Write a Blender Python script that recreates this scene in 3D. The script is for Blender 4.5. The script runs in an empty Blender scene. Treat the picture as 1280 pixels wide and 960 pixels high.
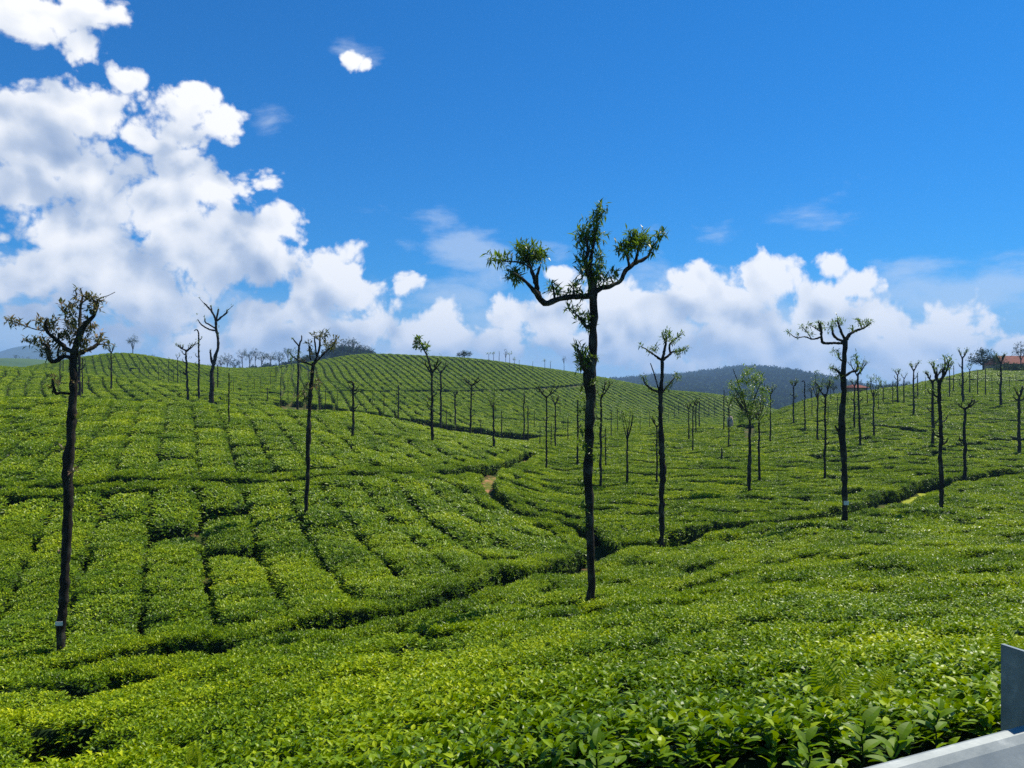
import bpy, bmesh, math, random
import numpy as np
from mathutils import Vector, Matrix, noise, kdtree

rnd = random.Random(7)
rs = np.random.RandomState(11)
S = bpy.context.scene
COL = S.collection
F = 950.0            # focal length of the photograph in its own pixels (1280 wide)
CU, CV = 640.0, 480.0

# ------------------------------------------------------------------ camera
cd = bpy.data.cameras.new('camera'); cam = bpy.data.objects.new('camera', cd); COL.objects.link(cam)
cam.location = (0, 0, 0); cam.rotation_euler = (math.radians(90), 0, 0)
cd.sensor_width = 36.0; cd.lens = 36.0 * F / 1280.0
cd.clip_start = 0.05; cd.clip_end = 20000
S.camera = cam

# ------------------------------------------------------------------ exposure
S.view_settings.view_transform = 'Standard'; S.view_settings.look = 'None'
S.view_settings.exposure = 0.45; S.view_settings.gamma = 1.0
S.render.engine = 'CYCLES'
S.cycles.max_bounces = 6; S.cycles.transparent_max_bounces = 12
S.cycles.volume_bounces = 0
S.cycles.use_denoising = False

# ------------------------------------------------------------------ sun
SUN_AZ, SUN_EL = 55.0, 58.0
sd = bpy.data.lights.new('sun', 'SUN'); sun = bpy.data.objects.new('sun', sd); COL.objects.link(sun)
sd.energy = 5.0; sd.angle = math.radians(0.5); sd.color = (1.0, 0.95, 0.86)
_a, _e = math.radians(SUN_AZ), math.radians(SUN_EL)
sv = Vector((math.sin(_a) * math.cos(_e), math.cos(_a) * math.cos(_e), math.sin(_e)))
sun.rotation_euler = sv.to_track_quat('Z', 'Y').to_euler(); sun.location = (0, 0, 300)

# ------------------------------------------------------------------ world: sky and clouds
W = bpy.data.worlds.new('World'); S.world = W; W.use_nodes = True
nt = W.node_tree; N = nt.nodes; L = nt.links; N.clear()

def nd(tree, t, **k):
    n = tree.nodes.new(t)
    ins = k.pop('ins', {})
    for a, b in k.items(): setattr(n, a, b)
    for i, v in ins.items(): n.inputs[i].default_value = v
    return n
def mth(tree, op, a=None, b=None, c=None, clamp=False):
    n = tree.nodes.new('ShaderNodeMath'); n.operation = op; n.use_clamp = clamp
    for i, v in enumerate((a, b, c)):
        if v is None: continue
        if isinstance(v, (int, float)): n.inputs[i].default_value = v
        else: tree.links.new(v, n.inputs[i])
    return n.outputs[0]

# cloud shapes: centre and half width in photograph pixels, kept as azimuth / tangent of elevation; all puffs are ASP times wider than high
ASP = 1.45
PUFF = [
 (35,18,70),(112,12,50),(92,56,34),(12,66,16),(156,92,24),
 (90,138,72),(35,180,110),(105,205,80),(245,112,30),(222,150,66),(272,150,44),(178,165,36),(25,228,66),
 (238,205,52),(275,245,66),(341,232,26),(205,262,84),(110,300,110),(240,300,118),(345,288,44),(330,330,60),(60,335,90),
 (170,348,110),(415,350,62),(450,368,46),(380,385,70),(4,296,22),(10,350,50),(515,358,22),(330,402,76),(460,408,60),(40,394,34),(150,420,40),
 (250,428,66),(350,432,60),(520,432,60),(90,424,50),(560,416,48),(625,425,44),(445,70,21),(463,77,17),
 (640,392,46),(690,400,78),(698,345,30),(745,420,80),(775,372,40),
 (866,352,42),(900,385,90),(962,356,52),(930,425,110),(830,425,80),(1042,336,30),
 (1072,356,40),(1020,392,84),(1095,400,48),(1000,436,100),(1110,436,60),
 (1198,396,36),(1192,424,60),(1262,440,38),(1150,446,60)]
WISP = [(300,432,120),(420,425,90),(600,440,120),(90,430,100),(440,66,30),(470,80,30),(338,148,22),(580,318,70),(505,314,26),(700,330,60),(900,292,40),(1140,345,80),(1240,350,60),(760,350,110),(1220,385,120),(200,440,150),(520,440,170),(900,450,220),(1180,460,120),(60,395,120),(560,390,120)]

def shape_group(name, shapes, gain):
    g = bpy.data.node_groups.new(name, 'ShaderNodeTree')
    g.interface.new_socket('P', in_out='INPUT', socket_type='NodeSocketVector')
    g.interface.new_socket('D', in_out='OUTPUT', socket_type='NodeSocketFloat')
    gi = g.nodes.new('NodeGroupInput'); go = g.nodes.new('NodeGroupOutput')
    sc = nd(g, 'ShaderNodeVectorMath', operation='MULTIPLY'); g.links.new(gi.outputs[0], sc.inputs[0]); sc.inputs[1].default_value = (1, ASP, 0)
    acc = None
    for (u, v, ru) in shapes:
        az = math.atan((u - CU) / F); te = (CV - v) / F * math.cos(az); R = ru / F * math.cos(az)
        l = nd(g, 'ShaderNodeVectorMath', operation='DISTANCE'); g.links.new(sc.outputs[0], l.inputs[0]); l.inputs[1].default_value = (az, te * ASP, 0)
        w = gain * min(1.0, R / .05) ** .5
        f = mth(g, 'MULTIPLY_ADD', l.outputs['Value'], -w / R, w)      # w (1 - r)
        acc = f if acc is None else mth(g, 'MAXIMUM', acc, f)
    g.links.new(acc, go.inputs[0]); return g
GS = shape_group('cumulus_shapes', PUFF, 1.0)
GW = shape_group('wisp_shapes', WISP, 1.0)

tc = nd(nt, 'ShaderNodeTexCoord')
sp = nd(nt, 'ShaderNodeSeparateXYZ'); L.new(tc.outputs['Generated'], sp.inputs[0])
az = mth(nt, 'ARCTAN2', sp.outputs[0], sp.outputs[1])
hy = mth(nt, 'SQRT', mth(nt, 'ADD', mth(nt, 'MULTIPLY', sp.outputs[0], sp.outputs[0]), mth(nt, 'MULTIPLY', sp.outputs[1], sp.outputs[1])))
te = mth(nt, 'DIVIDE', sp.outputs[2], mth(nt, 'MAXIMUM', hy, 0.12))
P = nd(nt, 'ShaderNodeCombineXYZ'); L.new(az, P.inputs[0]); L.new(te, P.inputs[1])
def voff(v, off):
    a = nd(nt, 'ShaderNodeVectorMath', operation='ADD'); L.new(v, a.inputs[0]); a.inputs[1].default_value = off; return a.outputs[0]
wn = nd(nt, 'ShaderNodeTexNoise', ins={'Scale': 7.0, 'Detail': 2.0}); L.new(P.outputs[0], wn.inputs['Vector'])
ws = nd(nt, 'ShaderNodeVectorMath', operation='SUBTRACT'); L.new(wn.outputs['Color'], ws.inputs[0]); ws.inputs[1].default_value = (.5, .5, .5)
wm = nd(nt, 'ShaderNodeVectorMath', operation='MULTIPLY_ADD'); L.new(ws.outputs[0], wm.inputs[0]); wm.inputs[1].default_value = (.05, .05, 0); L.new(P.outputs[0], wm.inputs[2])
PP = wm.outputs[0]
def grp(g, v):
    n = nd(nt, 'ShaderNodeGroup'); n.node_tree = g; L.new(v, n.inputs[0]); return n.outputs[0]
def puffs(v):
    """billows: rounded lobes of several sizes with fine fray"""
    vo = nd(nt, 'ShaderNodeTexVoronoi', feature='SMOOTH_F1', ins={'Scale': 24.0, 'Detail': 2.0, 'Roughness': .6, 'Lacunarity': 2.3, 'Smoothness': .35}); vo.voronoi_dimensions = '2D'; vo.normalize = True
    L.new(v, vo.inputs['Vector'])
    n1 = nd(nt, 'ShaderNodeTexNoise', ins={'Scale': 15.0, 'Detail': 8.0, 'Roughness': 0.60}); n1.noise_dimensions = '2D'; L.new(v, n1.inputs['Vector'])
    a = mth(nt, 'MULTIPLY_ADD', n1.outputs['Fac'], NA, -.5 * NA)
    return mth(nt, 'MULTIPLY_ADD', vo.outputs['Distance'], -VA, a)
NA, VA = 1.7, 1.1
S0 = grp(GS, PP); S2 = grp(GS, voff(PP, (.022, .05, 0)))
N0 = puffs(PP)
def relief(v):
    vo = nd(nt, 'ShaderNodeTexVoronoi', feature='SMOOTH_F1', ins={'Scale': 8.0, 'Detail': 2.0, 'Roughness': .6, 'Lacunarity': 2.4, 'Smoothness': .6}); vo.voronoi_dimensions = '2D'; vo.normalize = True
    L.new(v, vo.inputs['Vector'])
    n1 = nd(nt, 'ShaderNodeTexNoise', ins={'Scale': 7.0, 'Detail': 3.0, 'Roughness': 0.48}); n1.noise_dimensions = '2D'; L.new(v, n1.inputs['Vector'])
    return mth(nt, 'MULTIPLY_ADD', vo.outputs['Distance'], -1.0, n1.outputs['Fac'])
R0 = relief(PP); R1 = relief(voff(PP, (.010, .020, 0)))
D0 = mth(nt, 'ADD', mth(nt, 'ADD', S0, N0), .25)
# the sky beyond the frame goes on with scattered cumulus of the same sort
lo = nd(nt, 'ShaderNodeTexNoise', ins={'Scale': 3.2, 'Detail': 2.0}); L.new(P.outputs[0], lo.inputs['Vector'])
side = mth(nt, 'MULTIPLY', mth(nt, 'SUBTRACT', mth(nt, 'ABSOLUTE', az), 0.68), 5.0, clamp=True)
out = mth(nt, 'MINIMUM', mth(nt, 'MULTIPLY_ADD', lo.outputs['Fac'], 5.0, -2.7), mth(nt, 'SUBTRACT', 0.8, te))
out = mth(nt, 'ADD', mth(nt, 'MULTIPLY_ADD', side, 3.0, -3.0), mth(nt, 'ADD', out, N0))
D0 = mth(nt, 'MAXIMUM', D0, out)
nw = nd(nt, 'ShaderNodeTexNoise', ins={'Scale': 6.0, 'Detail': 6.0, 'Roughness': .58}); nw.noise_dimensions = '2D'
wv = nd(nt, 'ShaderNodeVectorMath', operation='MULTIPLY'); L.new(PP, wv.inputs[0]); wv.inputs[1].default_value = (1, 2.6, 1); L.new(wv.outputs[0], nw.inputs['Vector'])
WD = mth(nt, 'ADD', grp(GW, PP), mth(nt, 'MULTIPLY_ADD', nw.outputs['Fac'], 4.0, -2.05))
def mr(v, a, b, c=0.0, d=1.0, smooth=True):
    n = nd(nt, 'ShaderNodeMapRange'); n.interpolation_type = 'SMOOTHSTEP' if smooth else 'LINEAR'
    L.new(v, n.inputs['Value'])
    for i, x in zip((1, 2, 3, 4), (a, b, c, d)): n.inputs[i].default_value = x
    return n.outputs[0]
alpha = mr(D0, -0.02, 0.34)
above = mr(te, -0.02, 0.0)
small = mth(nt, 'MULTIPLY', mth(nt, 'SUBTRACT', R0, R1), 1.5)
big = mth(nt, 'MULTIPLY', mth(nt, 'SUBTRACT', S0, S2), 0.42)
thick = mr(D0, 0.3, 1.2, 0.0, 0.20)
lit = mth(nt, 'ADD', mth(nt, 'ADD', small, big), 0.61)  # cloud light painted into the sky colour: bright sunward tops, grey bases
lit = mth(nt, 'SUBTRACT', lit, thick, clamp=True)
ramp = nd(nt, 'ShaderNodeValToRGB'); L.new(lit, ramp.inputs[0])
cr = ramp.color_ramp; cr.elements[0].position = 0.10; cr.elements[0].color = (.33, .43, .62, 1)
cr.elements[1].position = 0.92; cr.elements[1].color = (1.08, 1.07, 1.06, 1)
e = cr.elements.new(.42); e.color = (.54, .62, .76, 1)
e = cr.elements.new(.66); e.color = (.86, .89, .94, 1)
sky = nd(nt, 'ShaderNodeTexSky'); sky.sky_type = 'NISHITA'; sky.sun_disc = False
sky.sun_elevation = _e; sky.sun_rotation = _a; sky.air_density = 1.0; sky.dust_density = 0.35; sky.ozone_density = 3.0
WSTR = 0.074
skc = nd(nt, 'ShaderNodeMix', data_type='RGBA', blend_type='MULTIPLY'); skc.inputs[0].default_value = 1.0
L.new(sky.outputs[0], skc.inputs[6]); skc.inputs[7].default_value = (0.17, 0.70, 1.23, 1)
hs = nd(nt, 'ShaderNodeHueSaturation'); hs.inputs['Saturation'].default_value = 1.15; hs.inputs['Value'].default_value = 1.0
L.new(skc.outputs[2], hs.inputs['Color'])
cs = nd(nt, 'ShaderNodeMix', data_type='RGBA', blend_type='MULTIPLY'); cs.inputs[0].default_value = 1.0
L.new(ramp.outputs[0], cs.inputs[6]); k = .77 / WSTR; cs.inputs[7].default_value = (k, k, k, 1)
wa = mth(nt, 'MULTIPLY', mr(WD, 0.0, 1.2), 0.50)
m1 = nd(nt, 'ShaderNodeMix', data_type='RGBA'); L.new(wa, m1.inputs[0]); L.new(hs.outputs[0], m1.inputs[6]); m1.inputs[7].default_value = (.66 * k, .77 * k, .92 * k, 1)
m2 = nd(nt, 'ShaderNodeMix', data_type='RGBA'); L.new(mth(nt, 'MULTIPLY', mth(nt, 'MULTIPLY', alpha, above), 0.97), m2.inputs[0]); L.new(m1.outputs[2], m2.inputs[6]); L.new(cs.outputs[2], m2.inputs[7])
hz = mr(te, 0.15, -0.01, 0.0, 0.82)
m3 = nd(nt, 'ShaderNodeMix', data_type='RGBA'); L.new(hz, m3.inputs[0]); L.new(hs.outputs[0], m3.inputs[6]); m3.inputs[7].default_value = (.46 * k, .66 * k, .93 * k, 1)
L.new(m3.outputs[2], m1.inputs[6])
bg = nd(nt, 'ShaderNodeBackground'); bg.inputs[1].default_value = WSTR; L.new(m2.outputs[2], bg.inputs[0])
wo = nd(nt, 'ShaderNodeOutputWorld'); L.new(bg.outputs[0], wo.inputs[0])
W.cycles.sampling_method = 'NONE'

# ------------------------------------------------------------------ helpers
def link(o, parent=None):
    COL.objects.link(o)
    if parent: o.parent = parent
    return o
def mesh(name, verts, faces, mats=(), mi=None, smooth=False):
    me = bpy.data.meshes.new(name)
    me.from_pydata([tuple(v) for v in verts], [], [tuple(f) for f in faces])
    for m in mats: me.materials.append(m)
    if mi is not None: me.polygons.foreach_set('material_index', np.asarray(mi, dtype=np.int32))
    if smooth: me.polygons.foreach_set('use_smooth', np.ones(len(me.polygons), dtype=bool))
    me.update(); return me
def obj(name, me, parent=None, loc=(0, 0, 0)):
    o = bpy.data.objects.new(name, me); o.location = loc; return link(o, parent)
def tag(o, label=None, cat=None, group=None, kind=None):
    if label: o['label'] = label
    if cat: o['category'] = cat
    if group: o['group'] = group
    if kind: o['kind'] = kind
    return o
def empty(name, loc): 
    o = bpy.data.objects.new(name, None); o.location = loc; o.empty_display_size = .2; return link(o)

def nmat(name, rough=0.6, spec=0.5):
    m = bpy.data.materials.new(name); m.use_nodes = True
    t = m.node_tree; p = t.nodes['Principled BSDF']
    p.inputs['Roughness'].default_value = rough; p.inputs['Specular IOR Level'].default_value = spec
    return m, t, p
def ramp_node(t, src, stops):
    r = t.nodes.new('ShaderNodeValToRGB'); t.links.new(src, r.inputs[0]); c = r.color_ramp
    c.elements[0].position, c.elements[0].color = stops[0][0], (*stops[0][1], 1)
    c.elements[1].position, c.elements[1].color = stops[-1][0], (*stops[-1][1], 1)
    for p_, q in stops[1:-1]: e_ = c.elements.new(p_); e_.color = (*q, 1)
    return r.outputs[0]
def wpos(t): return t.nodes.new('ShaderNodeNewGeometry').outputs['Position']
def noise_n(t, vec, scale, detail=4.0, rough=.5):
    n = t.nodes.new('ShaderNodeTexNoise'); n.inputs['Scale'].default_value = scale; n.inputs['Detail'].default_value = detail; n.inputs['Roughness'].default_value = rough
    if vec is not None: t.links.new(vec, n.inputs['Vector'])
    return n.outputs['Fac']
def bump(t, p, h, strength, dist):
    b = t.nodes.new('ShaderNodeBump'); b.inputs['Strength'].default_value = strength; b.inputs['Distance'].default_value = dist
    t.links.new(h, b.inputs['Height']); t.links.new(b.outputs[0], p.inputs['Normal'])

def leaf_material(name, stops, rough=0.38, trans=0.3, posscale=0.35, rw=0.45, spec=.5):
    """leaf colour from a per-leaf random 'tint', a little from plant to plant and from patch to patch"""
    m, t, p = nmat(name, rough, spec)
    at = t.nodes.new('ShaderNodeAttribute'); at.attribute_name = 'tint'
    oi = t.nodes.new('ShaderNodeObjectInfo')
    nz = noise_n(t, wpos(t), posscale, 3.0)
    v = mth(t, 'MULTIPLY', at.outputs['Fac'], 0.62)
    v = mth(t, 'MULTIPLY_ADD', oi.outputs['Random'], 0.16, v)
    v = mth(t, 'MULTIPLY_ADD', mth(t, 'SUBTRACT', nz, .39), rw * 1.8, v, clamp=True)
    c = ramp_node(t, v, stops)
    t.links.new(c, p.inputs['Base Color'])
    tr = t.nodes.new('ShaderNodeBsdfTranslucent')
    hsv = t.nodes.new('ShaderNodeHueSaturation'); hsv.inputs['Saturation'].default_value = 1.1; hsv.inputs['Value'].default_value = 1.7
    t.links.new(c, hsv.inputs['Color']); t.links.new(hsv.outputs[0], tr.inputs[0])
    mx = t.nodes.new('ShaderNodeMixShader'); mx.inputs[0].default_value = trans
    t.links.new(p.outputs[0], mx.inputs[1]); t.links.new(tr.outputs[0], mx.inputs[2])
    t.links.new(mx.outputs[0], t.nodes['Material Output'].inputs[0])
    return m

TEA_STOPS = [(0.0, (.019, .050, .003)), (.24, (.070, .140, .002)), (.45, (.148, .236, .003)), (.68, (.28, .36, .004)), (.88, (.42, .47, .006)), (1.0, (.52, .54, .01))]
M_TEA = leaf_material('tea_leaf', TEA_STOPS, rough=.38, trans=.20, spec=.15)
m, t, p = nmat('tea_bush_inside', .9, .1); p.inputs['Base Color'].default_value = (.014, .030, .007, 1); M_CORE = m  # dark core colour also paints the shade deep among the leaves
M_SHADE = leaf_material('shade_tree_leaf', [(0, (.04, .075, .012)), (.45, (.10, .155, .02)), (.8, (.15, .23, .03)), (1, (.24, .27, .06))], .45, .35)
M_DRYLEAF = leaf_material('rusty_green_leaf', [(0, (.05, .06, .02)), (.4, (.12, .13, .035)), (.7, (.2, .13, .06)), (1, (.3, .16, .1))], .5, .25)
M_FOREST = leaf_material('forest_leaf', [(0, (.018, .040, .014)), (.5, (.035, .065, .022)), (1, (.06, .10, .035))], .9, .05, posscale=.02, spec=.03)
M_FERN = leaf_material('fern_leaf', [(0, (.14, .23, .008)), (.5, (.28, .36, .01)), (1, (.48, .47, .02))], .5, .35, spec=.2)
M_BIGLEAF = leaf_material('broad_glossy_leaf', [(0, (.05, .11, .005)), (.5, (.13, .22, .006)), (1, (.26, .34, .01))], .5, .3, spec=.12)

def bark(name, a, b, c):
    m, t, p = nmat(name, .95, .08)
    pos = wpos(t)
    mp = t.nodes.new('ShaderNodeMapping'); mp.inputs['Scale'].default_value = (1, 1, .35); t.links.new(pos, mp.inputs[0])
    n1 = noise_n(t, mp.outputs[0], 9.0, 8.0, .65)
    n2 = noise_n(t, pos, 3.1, 4.0, .6)
    v = mth(t, 'MULTIPLY_ADD', n2, .5, mth(t, 'MULTIPLY', n1, .5))
    t.links.new(ramp_node(t, v, [(.35, a), (.52, b), (.68, c)]), p.inputs['Base Color'])
    bump(t, p, noise_n(t, mp.outputs[0], 30.0, 6.0, .7), .9, .03)
    return m
M_BARK = bark('dark_mossy_bark', (.010, .008, .006), (.034, .028, .022), (.13, .125, .09))
M_BARK2 = bark('grey_bark', (.035, .030, .026), (.08, .07, .06), (.16, .15, .13))
m, t, p = nmat('pale_bark', .8, .2); p.inputs['Base Color'].default_value = (.36, .31, .25, 1); M_PALE = m  # one even pale tone, used on the broken limb

m, t, p = nmat('soil_ground', .95, .1)
pos = wpos(t)
n = noise_n(t, pos, .9, 6.0, .6)
t.links.new(ramp_node(t, n, [(.3, (.030, .052, .010)), (.52, (.060, .080, .015)), (.63, (.16, .090, .04)), (.76, (.28, .15, .08))]), p.inputs['Base Color'])
bump(t, p, noise_n(t, pos, 14, 6.0, .7), .8, .08); M_SOIL = m
m, t, p = nmat('path_soil', .95, .1)
pos = wpos(t)
t.links.new(ramp_node(t, noise_n(t, pos, 2.3, 6.0, .6), [(.32, (.05, .085, .012)), (.5, (.13, .14, .02)), (.6, (.30, .155, .075)), (.75, (.42, .24, .13))]), p.inputs['Base Color'])
bump(t, p, noise_n(t, pos, 18, 6.0, .7), .8, .05); M_PATH = m
m, t, p = nmat('forest_floor', .95, .1)
t.links.new(ramp_node(t, noise_n(t, wpos(t), .02, 8.0, .65), [(.35, (.018, .036, .012)), (.6, (.045, .07, .02)), (.75, (.08, .10, .03))]), p.inputs['Base Color']); M_FLOOR = m
m, t, p = nmat('far_grass', .95, .1)
t.links.new(ramp_node(t, noise_n(t, wpos(t), .01, 8.0, .65), [(.35, (.04, .08, .02)), (.6, (.07, .12, .025)), (.75, (.10, .14, .04))]), p.inputs['Base Color']); M_FARG = m
m, t, p = nmat('asphalt', .9, .3)
pos = wpos(t)
t.links.new(ramp_node(t, noise_n(t, pos, 60, 4, .6), [(.3, (.035, .035, .036)), (.7, (.07, .07, .068))]), p.inputs['Base Color'])
bump(t, p, noise_n(t, pos, 90, 3, .6), .6, .01); M_ASPH = m

# ------------------------------------------------------------------ terrain: height of the clipped tea canopy
# per photograph column: (distance, row at which the canopy appears) ; a string 'z' entry gives a height instead
Z = lambda d, z: (d, CV - z / d * F)
TAIL = [Z(420, -6), Z(520, -16), Z(640, -24)]
TAIL2 = [Z(420, -22), Z(520, -26), Z(640, -30)]
PROF = {
 -260: [(1.2,1500),(2,1210),(3,1092),(6.5,972),(10,920),(14,862),(17,822),(22,730),(30,610),(42,538),(55,498),(66,508),(85,494),(120,462),(150,456),Z(200,2),Z(300,4)]+TAIL,
 0: [(1.2,1500),(2,1200),(3,1085),(6.5,965),(10,905),(14,852),(17,812),(22,722),(30,607),(42,535),(55,497),(60,496),(66,506),(75,505),(85,494),(120,462),(140,456),Z(175,2.4),Z(240,4),Z(320,3)]+TAIL,
 150: [(1.2,1490),(2,1190),(3,1080),(6.8,960),(10,898),(15,838),(17,808),(19,770),(24,682),(30,607),(42,537),(54,500),(60,503),(70,514),(80,508),(95,489),(115,471),(126,473),(150,478),(180,463),(220,434),Z(250,8.5),Z(320,3)]+TAIL,
 300: [(1.2,1470),(2,1150),(3,1055),(5.6,960),(10,872),(14,818),(17,790),(20,745),(25,680),(31,605),(42,547),(56,507),(65,514),(80,511),(100,490),(115,495),(140,485),(180,474),(250,461),Z(300,3)]+TAIL,
 450: [(1.2,1440),(2,1110),(3,1020),(4.5,960),(8,870),(12,825),(16,785),(17.5,770),(20,735),(26,668),(33,606),(45,556),(62,514),(70,521),(80,524),(95,516),(120,500),(160,480),(200,463),(250,448),(300,439),Z(345,12)]+TAIL,
 600: [(1.2,1400),(2,1060),(3.6,960),(7,862),(11,812),(15,772),(20,737),(24,697),(32,640),(38,604),(50,572),(65,549),(72,545),(80,547),(95,541),(120,525),(160,500),(210,474),(260,454),(305,446),Z(345,9)]+TAIL,
 700: [(1.2,1370),(2,1020),(3,960),(6,868),(10,815),(14,780),(17.5,757),(22,720),(30,672),(40,625),(55,588),(75,560),(100,545),(130,525),(170,503),(230,479),(300,464),(350,460),Z(400,3)]+TAIL[1:],
 800: [(1.2,1350),(2,1000),(2.7,960),(6,855),(10,800),(14,768),(20,728),(25,695),(28,687),(33,655),(45,610),(60,580),(80,553),(100,538),(112,532),Z(125,-7),Z(150,-8),(180,520),(230,500),(280,485),(320,479),Z(360,-2)]+TAIL,
 870: [(1.2,1340),(2,990),(2.6,960),(6,849),(10,794),(14,760),(20,722),(28,674),(34,645),(45,611),(60,580),(78,555),(98,534),(106,531),Z(115,-6.5),Z(150,-9),(200,522),(230,504),(265,487),Z(295,-4),Z(350,-9)]+TAIL2,
 930: [(1.2,1330),(2,980),(2.5,960),(6,842),(10,787),(15,743),(20,711),(28,665),(35,640),(45,612),(60,579),(75,556),(92,536),(102,529),Z(112,-6.5),Z(150,-9),(200,526),(240,505),(275,495),Z(300,-6),Z(350,-10)]+TAIL2,
 1000: [(1.2,1320),(2,970),(2.4,955),(6,838),(10,780),(15,735),(20,705),(26,672),(31,652),(36,637),(45,612),(60,578),(75,553),(95,525),(120,503),(140,497),Z(165,-6),Z(230,-12),Z(320,-14)]+TAIL2,
 1080: [(1.2,1310),(2,965),(2.35,950),(6,834),(10,776),(15,731),(20,701),(30,656),(35,638),(40,621),(48,603),(62,572),(78,544),(100,512),(125,493),(145,487),Z(170,-4),Z(240,-10),Z(320,-12)]+TAIL2,
 1150: [(1.2,1300),(2,960),(2.3,945),(6,830),(10,772),(15,726),(20,697),(30,652),(38,624),(45,608),(52,592),(65,567),(85,533),(110,504),(140,483),(170,475),Z(200,0),Z(260,-8)]+TAIL,
 1220: [(1.2,1290),(2,950),(2.2,940),(6,826),(10,768),(15,723),(20,693),(30,650),(40,619),(49,598),(65,568),(82,540),(105,507),(120,495),(150,483),(180,466),(205,459),Z(235,3),Z(300,-4)]+TAIL,
 1290: [(1.2,1280),(2,945),(2.2,935),(6,822),(10,765),(15,720),(20,690),(30,648),(40,620),(52,593),(65,570),(80,545),(100,514),(115,496),(130,492),(150,484),(180,466),(210,458),Z(240,4.5),Z(300,0)]+TAIL,
 1540: [(1.2,1270),(2,940),(2.2,930),(6,815),(10,755),(15,712),(20,685),(30,645),(40,620),(52,597),(65,575),(80,548),(100,514),(120,490),(150,478),(180,462),(210,454),Z(240,6),Z(300,2)]+TAIL,
}
LN0, LN1, NL = math.log(1.2), math.log(640), 900
lng = np.linspace(LN0, LN1, NL); dg = np.exp(lng)
us = np.array(sorted(PROF)); cols = []
def gsm(a, sig, axis):
    r = int(3 * sig) + 1; k_ = np.exp(-.5 * (np.arange(-r, r + 1) / sig) ** 2); k_ /= k_.sum()
    a = np.moveaxis(a, axis, 0); pad = np.concatenate([np.repeat(a[:1], r, 0), a, np.repeat(a[-1:], r, 0)])
    out_ = sum(k_[i] * pad[i:i + a.shape[0]] for i in range(2 * r + 1)); return np.moveaxis(out_, 0, axis)
for u in us:
    pr = PROF[u]; dd = np.array([q[0] for q in pr], float); vv = np.array([q[1] for q in pr], float)
    cols.append(np.interp(lng, np.log(dd), vv))
cols = np.array(cols)
UG = np.linspace(-260, 1540, 361)
VT = np.empty((361, NL))
for j in range(NL): VT[:, j] = np.interp(UG, us, cols[:, j])
VT = gsm(gsm(VT, 6.0, 1), 5.0, 0)
RUNMIN = np.minimum.accumulate(VT, axis=1)
ZT = -(VT - CV) / F * dg[None, :]

def hnoise(x, y):
    return .8 * (0.16 * np.sin(x * .61 + 1.3 * np.sin(y * .23)) * np.sin(y * .53 + 1.1 * np.sin(x * .31)) +
            0.10 * np.sin(x * 1.37 + y * .9 + 1.0) * np.sin(y * 1.21 - x * .5))
def bil(T, u, y):
    fu = np.clip((u + 260) / 5.0, 0, 359.999); fl = np.clip((np.log(np.maximum(y, 1.2)) - LN0) / (LN1 - LN0) * (NL - 1), 0, NL - 1.001)
    i = fu.astype(int); j = fl.astype(int); a = fu - i; b = fl - j
    return (T[i, j] * (1 - a) * (1 - b) + T[i + 1, j] * a * (1 - b) + T[i, j + 1] * (1 - a) * b + T[i + 1, j + 1] * a * b)
def uof(x, y): return CU + F * x / np.maximum(y, .3)
def ztop(x, y):
    x = np.asarray(x, float); y = np.asarray(y, float)
    return bil(ZT, uof(x, y), y) + hnoise(x, y) * np.clip((y - 3) / 12, 0, 1) * np.clip(1.6 - y / 200, .3, 1)
def hit(u, v):
    """distance at which the sight line through (u, v) first meets the canopy"""
    i = min(359, max(0, int(round((u + 260) / 5.0)))); r = VT[i]
    k_ = np.where(r <= v)[0]
    return float(dg[k_[0]]) if len(k_) else None
def PW(u, v, d): return Vector(((u - CU) / F * d, d, -(v - CV) / F * d))

BUSH_H = 0.85
# ground sheet under the bushes
def grid_mesh(name, ug, dgr, zf, mat):
    nu, n_d = len(ug), len(dgr)
    U, Dm = np.meshgrid(ug, dgr, indexing='ij'); X = (U - CU) / F * Dm; Y = Dm; Zz = zf(X, Y)
    V = np.stack([X, Y, Zz], -1).reshape(-1, 3)
    idx = np.arange(nu * n_d).reshape(nu, n_d)
    f = np.stack([idx[:-1, :-1], idx[1:, :-1], idx[1:, 1:], idx[:-1, 1:]], -1).reshape(-1, 4)
    return mesh(name, V.tolist(), f.tolist(), [mat], smooth=True)
g = obj('ground', grid_mesh('ground', np.linspace(-260, 1540, 260), np.exp(np.linspace(math.log(1.9), LN1 - .01, 300)), lambda x, y: ztop(x, y) - BUSH_H, M_SOIL))
tag(g, kind='structure')

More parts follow.
